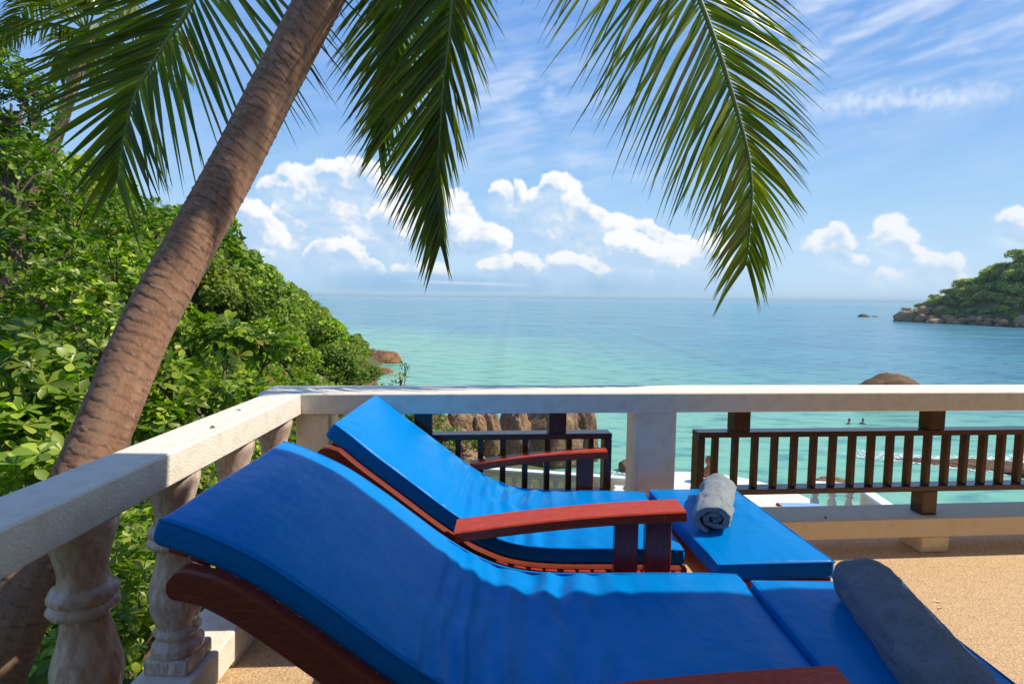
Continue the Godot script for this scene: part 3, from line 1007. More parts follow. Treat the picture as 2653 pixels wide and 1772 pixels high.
	for x in [0.62, 2.41, 4.2, 6.0]:
		b = MB.new()
		b.box(Transform3D(basis, org + along * x + Vector3(0, 0.046, 0) + back * 0.10), Vector3(0.165, 0.091, 0.175), 0.004)
		obj("foot", b, M.plaster_soft, rail)
	for x in [-1.0, 0.785, 5.0]:
		b = MB.new()
		b.box(Transform3D(basis, org + along * x + Vector3(0, 0.506, 0) + back * 0.135), Vector3(0.215 if x > -0.5 else 0.17, 0.606, 0.20), 0.008)
		obj("post", b, M.plaster, rail)
	wood_panel("wooden_panel", "dark wooden slat panel right of the plaster post, towel before its left end", basis, org, along, back, 1.02, 4.76, 0.114, [1.265, 2.405, 3.5, 4.5], [2.39, 3.5, 4.5])
	wood_panel("wooden_panel", "dark wooden slat panel left of the plaster post, half hidden by the far blue cushion", basis, org, along, back, -0.86, 0.545, 0.118, [-0.45, 0.252], [-0.45, 0.252])

func wood_panel(called: String, label: String, basis: Basis, org: Vector3, along: Vector3, back: Vector3, x0: float, x1: float, gap: float, tops: Array, bottoms: Array) -> void:
	var o := thing(called, label, "fence panel", Vector3.ZERO, "dark wooden slat panels in the sea-side railing")
	var inset := 0.09
	var put := func(name_: String, x: float, y: float, s: Vector3, m: Material):
		var b := MB.new()
		b.box(Transform3D(Basis(), Vector3.ZERO), s, 0.0035)
		var p := obj(name_, b, m, o)
		p.transform = Transform3D(basis, org + along * x + Vector3(0, y, 0) + back * inset)
	var mid := (x0 + x1) * 0.5
	var w := x1 - x0
	put.call("top_board", mid, 0.676, Vector3(w, 0.030, 0.090), M.dark_wood)
	put.call("bottom_board", mid, 0.356, Vector3(w, 0.030, 0.090), M.dark_wood)
	for x in [x0 + 0.02, x1 - 0.02]: put.call("end_stile", x, 0.516, Vector3(0.040, 0.288, 0.086), M.dark_wood_y)
	var x := x0 + gap
	while x < x1 - 0.06:
		put.call("slat", x, 0.516, Vector3(0.029, 0.288, 0.042), M.dark_wood_y)
		x += gap
	for t in tops: put.call("upper_block", t, 0.750, Vector3(0.092, 0.116, 0.085), M.dark_wood_y)
	for t in bottoms: put.call("lower_block", t, 0.2725, Vector3(0.090, 0.136, 0.088), M.dark_wood_y)

# ---------------------------------------------------------------- loungers
func cushion_mesh(prof: Array, zn: float, zf: float, thick: float, bends: Array, seed_: int) -> MB:
	# prof: top surface in x,y; zn, zf: near and far depth; thick below the surface
	var f := noise(seed_, 1.0, 3)
	var path := []
	for p in spline(prof.map(func(q): return Vector3(q.x, q.y, 0)), 24): path.append(p)
	var len_at := [0.0]
	for i in range(1, path.size()): len_at.append(len_at[-1] + path[i].distance_to(path[i - 1]))
	var total: float = len_at[-1]
	var half := (zf - zn) * 0.5
	var zc := (zf + zn) * 0.5
	var sect := []
	var rc := 0.016
	for k in 17: sect.append([lerpf(-half + rc, half - rc, k / 16.0), 0.0, 1.0])
	for a in [0.35, 0.8, 1.25]: sect.append([half - rc + sin(a) * rc, -rc + cos(a) * rc, 0.6])
	for k in 3: sect.append([half, -lerpf(rc + 0.004, thick - rc, k / 2.0), 0.2])
	for a in [0.4, 1.1]: sect.append([half - rc + cos(a) * rc, -thick + rc - sin(a) * rc, 0.0])
	for k in 7: sect.append([lerpf(half - rc, -half + rc, k / 6.0), -thick, 0.0])
	for a in [1.1, 0.4]: sect.append([-half + rc - cos(a) * rc, -thick + rc - sin(a) * rc, 0.0])
	for k in 3: sect.append([-half, -lerpf(thick - rc, rc + 0.004, k / 2.0), 0.2])
	for a in [1.25, 0.8, 0.35]: sect.append([-half + rc - sin(a) * rc, -rc + cos(a) * rc, 0.6])
	var rows := []
	for i in path.size():
		var t: Vector3 = (path[mini(i + 1, path.size() - 1)] - path[maxi(i - 1, 0)]).normalized()
		var nn := Vector3(-t.y, t.x, 0)
		var s: float = len_at[i]
		var e := minf(s, total - s)
		var end := sqrt(clampf(1.0 - pow(1.0 - clampf(e / 0.018, 0.0, 1.0), 2.0), 0.0, 1.0))
		var row := []
		for q in sect:
			var z: float = q[0]
			var y: float = q[1]
			var edge := 1.0 - pow(absf(z) / half, 4.0)
			var puff: float = 0.010 * edge * q[2] * smoothstep(0.0, 0.12, e)
			var wr := 0.0
			for b in bends:
				var a: float = exp(-pow((s - b[0]) / b[1], 2.0)) * b[2]
				var ph: float = s * b[3] + f.get_noise_2d(z * 2.2 + b[0] * 9.0, s * 1.5) * 3.2
				wr += a * (sin(ph) * (0.55 + 0.45 * f.get_noise_2d(z * 3.0, s * 2.0 + 5.0)) - 0.35)
			wr += f.get_noise_2d(z * 5.0 + 20.0, s * 5.0) * 0.0030
			var yy: float = (y + thick * 0.5) * lerpf(0.70, 1.0, end) - thick * 0.5
			row.append(path[i] + nn * (yy + puff + wr * (q[2] if q[2] > 0.15 else 0.0)) + Vector3(0, 0, -(zc + z * lerpf(0.985, 1.0, end))))
		rows.append(row)
	var m := MB.new()
	m.grid(rows, true, null, 1)
	for e in [0, rows.size() - 1]: m.poly(rows[e], path[3] + Vector3(0, 0, -zc) if e == 0 else path[path.size() - 4] + Vector3(0, 0, -zc))
	return m

func lounger(label: String, prof: Array, zn: float, zf: float, arms: Array, bends: Array, seed_: int, feet: Array, tip := 0.035) -> void:
	var o := thing("lounger", label, "lounger", Vector3(0, 0, 0), "wooden plantation loungers with blue cushions")
	var thick := 0.068
	var cu := obj("cushion", cushion_mesh(prof, zn, zf, thick, bends, seed_), M.vinyl, o)
	var path := spline(prof.map(func(q): return Vector3(q.x, q.y, 0)), 12)
	var nrm := []
	for i in path.size():
		var t: Vector3 = (path[mini(i + 1, path.size() - 1)] - path[maxi(i - 1, 0)]).normalized()
		nrm.append(Vector3(-t.y, t.x, 0))
	for z in [zn + 0.003, zf - 0.003]:
		var pp := MB.new()
		var line := []
		var rr := []
		for i in range(1, path.size() - 1):
			line.append(path[i] + nrm[i] * -0.004 + Vector3(0, 0, -z))
			rr.append(0.0042)
		pp.tube(line, rr, 6)
		obj("piping", pp, M.piping, cu)
	# arched side boards under the cushion edge
	for z in [zn - 0.014, zf + 0.014]:
		var sb := MB.new()
		var line := []
		var nn := []
		for i in path.size():
			line.append(path[i] + nrm[i] * -(thick + 0.033) + Vector3(0, 0, -z))
			nn.append(nrm[i])
		var keep := 0
		while path[keep].x < path[0].x + tip: keep += 1
		line = line.slice(keep)
		nn = nn.slice(keep)
		for k in 5:   # rounded head
			var w := 1.0 - k / 5.0
			line[k] = line[k] + nn[k] * -0.012 * w
		var head := []
		var hn := []
		for k in 5:
			var w := 1.0 - k / 5.0
			head.append(line[0] - (line[1] - line[0]).normalized() * 0.03 * w)
			hn.append(nn[0] * (sqrt(1.0 - w * w) * 0.8 + 0.2))
		sb.bar(head + line, hn + nn, Vector3(0, 0, 1), 0.040, 0.080, 0.006)
		obj("side_board", sb, M.red_wood_shaded, o)
	# slats that carry the cushion
	var acc := 0.0
	for i in range(1, path.size()):
		acc += path[i].distance_to(path[i - 1])
		if acc > 0.054:
			acc = 0.0
			var s := MB.new()
			s.box(Transform3D(), Vector3(0.047, 0.018, zf - zn + 0.16 if path[i].x > -0.06 else zf - zn - 0.05), 0.003)
			var sl := obj("slat", s, M.red_wood_z, o)
			var t: Vector3 = (path[i] - path[i - 1]).normalized()
			sl.transform = Transform3D(Basis(t, nrm[i], Vector3(0, 0, 1)), path[i] + nrm[i] * -(thick + 0.011) + Vector3(0, 0, -(zn + zf) * 0.5))
	# arms with two posts each
	for a in arms:
		var line := []
		var nn := []
		for k in 15:
			var t := k / 14.0
			var x := lerpf(a[1], a[2], t)
			line.append(Vector3(x, lerpf(a[3], a[4], t) + 0.012 * sin(PI * t), -a[0]))
		for k in 15:
			var t: Vector3 = (line[mini(k + 1, 14)] - line[maxi(k - 1, 0)]).normalized()
			nn.append(Vector3(-t.y, t.x, 0))
		var ab := MB.new()
		ab.bar(line, nn, Vector3(0, 0, 1), a[5], 0.040, 0.005)
		obj("armrest", ab, M.red_wood, o)
		for q in [[a[6], 0.086], [a[6] + 0.118, 0.096]]:
			if q[0] > a[2] - 0.03: continue
			var t: float = (q[0] - a[1]) / (a[2] - a[1])
			var top: float = lerpf(a[3], a[4], t) + 0.012 * sin(PI * t) - 0.019
			var l := MB.new()
			l.box(Transform3D(), Vector3(q[1], top, 0.042), 0.004)
			var lg := obj("leg", l, M.red_wood_y, o)
			lg.position = Vector3(q[0], top * 0.5, -(a[0] - maxf(0.0, a[5] * 0.5 - 0.045)))
	for fx in feet:
		var l := MB.new()
		l.bar([Vector3(fx[0] + 0.05, fx[1], 0), Vector3(fx[0] - 0.03, 0.0, 0)], [Vector3.RIGHT, Vector3.RIGHT], Vector3(0, 0, 1), 0.042, 0.075, 0.004)
		for z in [zn + 0.03, zf - 0.03]:
			var lg := obj("leg", l, M.red_wood_y, o)
			lg.position = Vector3(0, 0, -z)
	var ap := MB.new()
	ap.box(Transform3D(), Vector3(0.03, 0.085, zf - zn - 0.02), 0.003)
	var e := obj("end_board", ap, M.red_wood_z, o)
	e.position = Vector3(path[-1].x - 0.03, path[-1].y - thick - 0.07, -(zn + zf) * 0.5)

func stool(label: String, at: Vector3, w: float, d: float, turn: float, seed_: int) -> void:
	var o := thing("footstool", label, "footstool", at, "footstools with flat blue cushions")
	o.rotation.y = turn
	var hw := w * 0.5
	var prof := [Vector2(-hw, 0.45), Vector2(-hw * 0.5, 0.452), Vector2(0, 0.453), Vector2(hw * 0.5, 0.452), Vector2(hw, 0.45)]
	var cu := obj("cushion", cushion_mesh(prof, -d * 0.5, d * 0.5, 0.066, [[0.2, 0.3, 0.0012, 22.0]], seed_), M.vinyl, o)
	for yy in [0.4465, 0.392]:
		var pp := MB.new()
		var line := []
		for k in 41:
			var a := TAU * k / 40.0 + PI / 4.0
			var q := Vector2(cos(a), sin(a))
			q /= maxf(absf(q.x), absf(q.y))
			line.append(Vector3(q.x * (hw - 0.002), yy, q.y * (d * 0.5 - 0.002)))
		pp.tube(line, range(41).map(func(_i): return 0.0038), 6)
		obj("piping", pp, M.piping, cu)
	for s in [-1.0, 1.0]:
		var b := MB.new()
		b.box(Transform3D(), Vector3(w - 0.012, 0.085, 0.028), 0.003)
		obj("apron", b, M.red_wood, o).position = Vector3(0, 0.339, s * (d * 0.5 - 0.022))
		b = MB.new()
		b.box(Transform3D(), Vector3(0.028, 0.085, d - 0.075), 0.003)
		obj("apron", b, M.red_wood_z, o).position = Vector3(s * (w * 0.5 - 0.022), 0.339, 0)
		for t in [-1.0, 1.0]:
			b = MB.new()
			b.box(Transform3D(), Vector3(0.05, 0.296, 0.05), 0.004)
			obj("leg", b, M.red_wood_y, o).position = Vector3(s * (w * 0.5 - 0.062), 0.148, t * (d * 0.5 - 0.062))
	var k := -d * 0.5 + 0.06
	while k < d * 0.5 - 0.04:
		var b := MB.new()
		b.box(Transform3D(), Vector3(w - 0.075, 0.016, 0.05), 0.002)
		obj("slat", b, M.red_wood, o).position = Vector3(0, 0.370, k)
		k += 0.062

func towel(label: String, far_end: Vector3, near_end: Vector3, rw: float, rh: float, m: Material, seed_: int, stitched: bool) -> void:
	var o := thing("rolled_towel", label, "towel", near_end, "rolled bath towels on the footstools")
	var ax := far_end - near_end
	var L := ax.length()
	var dir := ax / L
	var side := dir.cross(UPV).normalized()
	var up := side.cross(dir).normalized()
	var f := noise(seed_, 1.0, 3)
	var turns := 2.3
	var n := 132
	var nz := 40
	var outer := []
	var inner := []
	for i in nz + 1:
		var t := float(i) / nz
		var e := minf(t, 1.0 - t) * L
		var ro := []
		var ri := []
		for k in n + 1:
			var q := float(k) / n
			var a := -1.9 - q * turns * TAU
			var rr := lerpf(1.0, 0.12, q)
			var lay := turns * q
			var slack := 1.0 + (0.05 + 0.22 * q) * f.get_noise_2d(a * 0.9, 3.0) + 0.06 * f.get_noise_2d(t * 3.0, a * 1.2)
			var jit := f.get_noise_2d(lay * 1.3 + 7.0, a * 0.35) * 0.018 + 0.010 * lay
			var zz := t * L + (jit if t < 0.5 else -jit) * smoothstep(0.12, 0.0, e) 
			var soft := 1.0 - 0.10 * exp(-e / 0.012) 
			var crease := 0.0
			if q < 0.3: crease = 0.0062 * sin(t * 22.0 + 2.6 * cos(a) + f.get_noise_2d(t * 3.0, a) * 4.0) * (0.5 + 0.8 * f.get_noise_2d(t * 2.5 + 3.0, a * 0.6))
			var rad := rr * slack * soft
			var flat := sin(a) * (rh * rad + crease)
			if flat < -rh * 0.93: flat = -rh * 0.93 + (flat + rh * 0.93) * 0.2
			var p := dir * zz + side * cos(a) * (rw * rad + crease) + up * flat
			ro.append(p)
			var th := 0.72 * (1.0 - 0.12) / turns
			var r2 := maxf(rad - th, 0.02)
			ri.append(dir * zz + side * cos(a) * rw * r2 + up * maxf(sin(a) * rh * r2, -rh * 0.9))
		outer.append(ro)
		inner.append(ri)
	var mb := MB.new()
	mb.grid(outer, false, null, 1)
	mb.grid(inner, false)
	for e in [0, nz]:
		var rows := []
		for k in n + 1: rows.append([outer[e][k], (outer[e][k] + inner[e][k]) * 0.5 + dir * (-0.004 if e == 0 else 0.004), inner[e][k]])
		mb.grid(rows, false)
	var close := []
	for i in nz + 1: close.append([outer[i][0], inner[i][0]])
	mb.grid(close, false)
	obj("roll", mb, m, o)
	if stitched:   # raised outline embroidery along the side of the roll
		var st := MB.new()
		var spots := [[0.30, 0.02], [0.50, 0.015], [0.74, 0.012]]
		for sp in spots:
			for h in 4:
				var line := []
				for k in 30:
					var u := k / 29.0
					var t: float = sp[0] + (u - 0.5) * 0.16
					var a := 0.55 + 0.13 * h + 0.12 * sin(u * 9.0 + h * 1.7 + sp[0] * 40.0) * (1.0 if h % 2 == 0 else 0.4)
					var fk := (TAU - a - 1.9) / (turns * TAU) * n
					var fi := t * nz
					var pa: Vector3 = outer[int(fi)][int(fk)].lerp(outer[int(fi)][int(fk) + 1], fk - int(fk))
					var pb: Vector3 = outer[int(fi) + 1][int(fk)].lerp(outer[int(fi) + 1][int(fk) + 1], fk - int(fk))
					line.append(pa.lerp(pb, fi - int(fi)) + (side * cos(a) + up * sin(a)) * 0.0012)
				st.tube(line, range(30).map(func(_i): return 0.0022), 4)
		obj("embroidery", st, M.thread, o)

func litter() -> void:
	var spots := [[Vector3(1.93, 0.006, -2.62), "pale fallen petal on the pebble floor, nearest the lower beam", 0.4], [Vector3(2.0, 0.006, -2.57), "pale fallen petal on the pebble floor, rightmost of the three", 1.3], [Vector3(1.97, 0.006, -2.50), "pale fallen petal on the pebble floor, nearest the camera", 2.2], [Vector3(-1.10, 0.921, -2.05), "small dry leaf on the sunlit left rail, nearer one", 0.7], [Vector3(-1.16, 0.921, -2.35), "small dry leaf on the sunlit left rail, farther one", 1.9], [Vector3(1.75, 0.211, -3.08), "small dry leaf on the lower beam under the right panel", 0.2]]
	for i in spots.size():
		var m := leaf_template(0.045 if i < 3 else 0.028, 0.5 * (0.03 if i < 3 else 0.028), 0.5, 0.5)
		var o := obj("fallen_petal" if i < 3 else "dry_leaf", m, M.petal if i < 3 else M.bark)
		o.position = spots[i][0]
		o.rotation.y = spots[i][2]
		tag(o, spots[i][1], "petal" if i < 3 else "leaf")

func loungers() -> void:
	var p1 := [Vector2(-0.800, 0.893), Vector2(-0.72, 0.868), Vector2(-0.583, 0.805), Vector2(-0.46, 0.725), Vector2(-0.345, 0.64), Vector2(-0.24, 0.562), Vector2(-0.13, 0.494), Vector2(-0.02, 0.449), Vector2(0.10, 0.429), Vector2(0.25, 0.427), Vector2(0.5, 0.431), Vector2(0.70, 0.433), Vector2(0.82, 0.430)]
	lounger("nearer reclining lounger, wide blue cushion crossed by the straight roof shadow", p1, 1.25, 1.955, [[1.150, -0.1, 0.720, 0.485, 0.586, 0.085, 0.44]], [[0.80, 0.13, 0.0070, 105.0], [1.03, 0.26, 0.0180, 50.0]], 401, [[-0.40, 0.47]], 0.10)
	var p2 := [Vector2(-0.682, 0.913), Vector2(-0.62, 0.868), Vector2(-0.54, 0.802), Vector2(-0.45, 0.734), Vector2(-0.375, 0.678), Vector2(-0.27, 0.598), Vector2(-0.165, 0.526), Vector2(-0.07, 0.477), Vector2(0.03, 0.443), Vector2(0.18, 0.429), Vector2(0.40, 0.430), Vector2(0.58, 0.430), Vector2(0.69, 0.426)]
	lounger("farther reclining lounger by the sea railing, blue cushion fully in the sun", p2, 2.15, 2.82, [[2.062, -0.20, 0.640, 0.530, 0.620, 0.134, 0.43], [2.875, -0.205, 0.495, 0.533, 0.610, 0.078, 0.385]], [[0.66, 0.14, 0.0075, 110.0], [0.88, 0.25, 0.0140, 62.0]], 402, [[-0.33, 0.50]])
	stool("footstool of the farther lounger, blue cushion with the pale grey towel", Vector3(0.948, 0, -2.40), 0.445, 0.80, 0.075, 403)
	stool("footstool of the nearer lounger, blue cushion with the large slate towel", Vector3(1.052, 0, -1.455), 0.455, 0.83, 0.0, 404)
	towel("small pale grey rolled towel lying in the sun on the farther footstool", Vector3(1.010, 0.523, -2.66), Vector3(0.826, 0.516, -2.23), 0.092, 0.070, M.towel_pale, 501, false)
	towel("large slate blue rolled towel with stitched outlines on the nearer footstool", Vector3(1.118, 0.536, -1.73), Vector3(0.985, 0.540, -1.10), 0.100, 0.090, M.towel_slate, 502, true)

# ---------------------------------------------------------------- the terrace below
func lower_terrace() -> void:
	var b := MB.new()
	var rows := []
	var n := 64
	# round white platform
	var pts := []
	for k in n:
		var a := TAU * k / n
		pts.append(Vector3(5.75 + cos(a) * 3.0, 0, -15.55 + sin(a) * 3.0))
	for y in [-5.4, -4.32, -4.30]:
		var row := []
		for p in pts: row.append(Vector3(p.x, y, p.z) if y != -4.30 else Vector3(5.75 + (p.x - 5.75) * 0.993, y, -15.55 + (p.z + 15.55) * 0.993))
		rows.append(row)
	b.grid(rows, true, null, 1)
	b.poly(rows[2], Vector3(5.75, -6, -15.55))
	struct("lower_terrace", b, M.white)
	var wing := MB.new()
	wing.box(Transform3D(Basis(Vector3.UP, 0.1), Vector3(7.4, -4.80, -12.9)), Vector3(4.2, 0.9, 3.6), 0.02)
	struct("lower_terrace_wing", wing, M.white)
	# small marbled balustrade at the left, seen through the slats
	balustrade_run("low white balustrade far below, left of the plaster post", Vector3(-3.2, 0, -16.9), Vector3(3.5, 0, -15.62), -3.6, 0.40)
	balustrade_run("low white balustrade far below, under the right wooden panel", Vector3(7.9, 0, -14.75), Vector3(9.03, 0, -14.52), -3.36, 0.42)
	var o := thing("parapet", "white topped parapet returning towards the terrace below the right panel", "wall", Vector3(9.1, -4.22, -13.4))
	var w := MB.new()
	w.box(Transform3D(Basis(Vector3.UP, -0.12), Vector3(0, 0.36, 0)), Vector3(0.18, 0.72, 2.1), 0.01)
	obj("wall", w, M.plaster_soft, o)
	w = MB.new()
	w.box(Transform3D(Basis(Vector3.UP, -0.12), Vector3(0, 0.75, 0)), Vector3(0.30, 0.07, 2.2), 0.01)
	obj("cap", w, M.white, o)
	# pale blue lounger pad far below
	var l := thing("sunbed", "pale blue sunbed on the white terrace far below, under the right panel", "sunbed", Vector3(7.55, -4.3, -14.2))
	w = MB.new()
	w.box(Transform3D(Basis(), Vector3(0, 0.40, 0)), Vector3(1.1, 0.10, 0.62), 0.02)
	obj("pad", w, M.blue_cloth, l)
	w = MB.new()
	w.box(Transform3D(Basis(Vector3(0, 0, 1), 0.9), Vector3(-0.58, 0.43, 0)), Vector3(0.09, 0.05, 0.5), 0.015)
	obj("back_rest", w, M.red_wood, l)
	for s in [[-0.45, -0.22], [0.45, -0.22], [-0.45, 0.22], [0.45, 0.22]]:
		w = MB.new()
		w.box(Transform3D(Basis(), Vector3(s[0], 0.175, s[1])), Vector3(0.06, 0.35, 0.06), 0.004)
		obj("leg", w, M.red_wood_y, l)
	# small orange figure at the rim, built as a lidded clay jar
	var t := thing("figure_as_urn", "small orange figure built as a lidded jar at the rim of the lower terrace", "figure", Vector3(6.35, -4.30, -17.6))
	w = MB.new()
	w.lathe([Vector2(0.12, 0.0), Vector2(0.20, 0.10), Vector2(0.25, 0.22), Vector2(0.22, 0.36), Vector2(0.13, 0.46), Vector2(0.12, 0.50)], Vector3.ZERO, 18)
	obj("jar", w, M.clay, t)
	w = MB.new()
	w.lathe([Vector2(0.10, 0.501), Vector2(0.17, 0.56), Vector2(0.19, 0.66), Vector2(0.14, 0.78), Vector2(0.02, 0.83)], Vector3.ZERO, 18)
	obj("lid", w, M.clay, t)

func balustrade_run(label: String, a: Vector3, b: Vector3, top: float, gap: float) -> void:
	var dir := (b - a).normalized()
	var L := a.distance_to(b)
	var basis := Basis(Vector3.UP, atan2(-dir.z, dir.x))
	var o := thing("balustrade", label, "balustrade", Vector3((a.x + b.x) * 0.5, top - 0.8, (a.z + b.z) * 0.5), "white balustrades of the terrace below")
	o.basis = basis
	var m := MB.new()
	m.box(Transform3D(Basis(), Vector3(0, 0.765, 0)), Vector3(L, 0.07, 0.24), 0.006)
	obj("cap", m, M.white, o)
	m = MB.new()
	m.box(Transform3D(Basis(), Vector3(0, 0.655, 0)), Vector3(L - 0.04, 0.15, 0.17), 0.006)
	obj("top_rail", m, M.plaster_soft, o)
	m = MB.new()
	m.box(Transform3D(Basis(), Vector3(0, -0.1, 0)), Vector3(L, 0.3, 0.2), 0.006)
	obj("bottom_rail", m, M.plaster_soft, o)
	m = MB.new()
	m.lathe([Vector2(0.10, 0.05), Vector2(0.10, 0.10), Vector2(0.06, 0.13), Vector2(0.115, 0.24), Vector2(0.11, 0.30), Vector2(0.06, 0.42), Vector2(0.10, 0.46), Vector2(0.10, 0.49), Vector2(0.07, 0.51), Vector2(0.10, 0.58)], Vector3.ZERO, 16)
	var bm := m.mesh()
	var x := -L * 0.5 + 0.2
	while x < L * 0.5 - 0.1:
		var q := obj("baluster", bm, M.plaster_soft, o)
		q.position.x = x
		x += gap

# ---------------------------------------------------------------- rocks, foam, swimmers
func foam_patch(at: Vector3, rx: float, rz: float, turn: float, seed_: int) -> void:
	var f := noise(seed_, 0.8, 3)
	var rows := []
	for i in 7:
		var row := []
		for j in 28:
			var a := TAU * j / 28.0
			var r := (1.0 + f.get_noise_2d(cos(a) * 2.0, sin(a) * 2.0) * 0.9) * i / 6.0
			row.append(Vector3(cos(a) * rx * r, 0.0, sin(a) * rz * r))
		rows.append(row)
	var m := MB.new()
	m.grid(rows, true)
	if m.n[m.n.size() - 40].y < 0.0:
		for i in range(0, m.ix.size(), 3):
			var t := m.ix[i]
			m.ix[i] = m.ix[i + 1]; m.ix[i + 1] = t
	for i in m.v.size():
		m.uv[i] = Vector2(m.v[i].x, m.v[i].z) * 0.28 + Vector2(seed_ * 0.37, 0)
		m.n[i] = Vector3.UP
	var o := obj("sea_foam", m, M.foam)
	stuff(o)
	o.set_meta("label", "white foam washing round the rocks")
	o.position = at
	o.rotation.y = turn

func rocks_and_water_things() -> void:
	var g := "granite boulders on the shore below the terrace"
	rock("tan split boulder, left flank of the biggest one behind the left slats", Vector3(0.13, -6.9, -31.5), Vector3(1.05, 2.4, 1.3), 11, g, 0.3, 5, Color(0.95, 0.86, 0.75))
	rock("biggest grey-brown boulder standing at the water behind the left slat panel", Vector3(2.0, -7.0, -32.6), Vector3(2.25, 2.95, 1.9), 12, g, 0.0, 4, Color(0.85, 0.78, 0.70))
	rock("darker brown boulder leaning right of the biggest one behind the left panel", Vector3(4.05, -7.4, -33.6), Vector3(1.2, 2.6, 1.3), 13, g, 0.8, 5, Color(0.70, 0.60, 0.50))
	rock("upright tan boulder with a flat left face, just right of the far blue cushion", Vector3(-1.92, -5.6, -29), Vector3(0.6, 1.35, 0.6), 14, g, 0.2, 6, Color(1.0, 0.88, 0.72))
	rock("tall tan boulder tapering upward, left of the gap of sea", Vector3(-1.2, -6.0, -30), Vector3(0.75, 1.7, 0.8), 15, g, 1.2, 6, Color(0.95, 0.83, 0.68))
	rock("rounded tan boulder in the pile nearest the far blue cushion", Vector3(-2.58, -4.95, -27.5), Vector3(0.7, 0.9, 0.6), 16, g, 0.5, 4, Color(0.95, 0.85, 0.72))
	rock("brown boulder under leaves at the left end of the pile", Vector3(-3.6, -4.95, -27), Vector3(0.85, 0.8, 0.7), 17, g, 2.0, 5, Color(0.8, 0.68, 0.55))
	rock("low tan boulder in front of the pile, above the slat panel top", Vector3(-2.3, -5.25, -26), Vector3(0.62, 0.55, 0.6), 18, g, 1.0, 4, Color(0.98, 0.88, 0.75))
	rock("pale flat boulder seen through the left slats", Vector3(-1.75, -6.2, -25), Vector3(0.95, 0.75, 0.8), 19, g, 0.4, 3, Color(1.1, 1.0, 0.88))
	rock("small brown boulder low in the left slats beside the cushion edge", Vector3(-2.95, -5.8, -25), Vector3(0.75, 0.65, 0.7), 20, g, 0.9, 5, Color(0.75, 0.64, 0.52))
	rock("small reddish stone at the water beside the plaster post", Vector3(6.5, -8.0, -31), Vector3(0.45, 0.55, 0.45), 21, g, 0.1, 4, Color(0.85, 0.66, 0.5))
	rock("smooth brown boulder rising from the sea above the right half of the rail", Vector3(37.3, -8.3, -55.5), Vector3(3.6, 2.75, 2.6), 22, "", 0.2, 1, Color(0.55, 0.45, 0.28), "boulder", 0.05)
	rock("small tan rock awash with foam seen through the right slats", Vector3(16.9, -8.2, -29.0), Vector3(1.3, 0.42, 0.8), 23, "", 0.3, 3, Color(0.75, 0.58, 0.36))
	rock("long low brown reef awash at the right edge, seen through the slats", Vector3(28.6, -8.35, -32.2), Vector3(4.6, 0.55, 1.5), 24, "", -0.35, 3, Color(0.42, 0.34, 0.26))
	rock("outer end of the washed brown reef, lowest in the water", Vector3(24.9, -8.35, -33.4), Vector3(2.0, 0.36, 0.9), 25, "", -0.3, 3, Color(0.5, 0.42, 0.34))
	rock("dark inner ledge of the reef at the far right end of the slats", Vector3(30.0, -8.2, -30.6), Vector3(2.4, 0.55, 0.8), 33, "", -0.2, 5, Color(0.25, 0.2, 0.16))
	foam_patch(Vector3(24.0, SEA + 0.03, -34.0), 3.2, 1.2, -0.4, 1)
	foam_patch(Vector3(28.5, SEA + 0.034, -33.8), 4.5, 0.9, -0.2, 2)
	foam_patch(Vector3(26.3, SEA + 0.038, -32.0), 4.2, 0.5, -0.5, 3)
	foam_patch(Vector3(16.3, SEA + 0.03, -28.4), 1.3, 0.45, 0.1, 4)
	foam_patch(Vector3(6.3, SEA + 0.03, -30.6), 1.3, 0.6, 0.4, 5)
	foam_patch(Vector3(32.0, SEA + 0.03, -34.6), 3.0, 0.8, 0.0, 7)
	g = "rocks at the tip of the left wooded slope"
	rock("sloping orange-brown rock beyond the left wooded point, farther one", Vector3(-18.8, -8.3, -82), Vector3(2.9, 1.9, 2.0), 26, g, 0.0, 1, Color(0.95, 0.66, 0.44), "boulder", 0.10)
	rock("low orange-brown rock nearer than the sloping one off the left point", Vector3(-16.5, -8.2, -70), Vector3(2.0, 0.85, 1.1), 27, g, 0.1, 4, Color(0.9, 0.66, 0.46))
	rock("pale pinkish rock half buried in leaves at the left point", Vector3(-15.5, -7.7, -60), Vector3(1.1, 1.3, 1.0), 28, g, 0.6, 4, Color(1.0, 0.80, 0.66))
	# headland shore
	g = "boulders along the foot of the far headland"
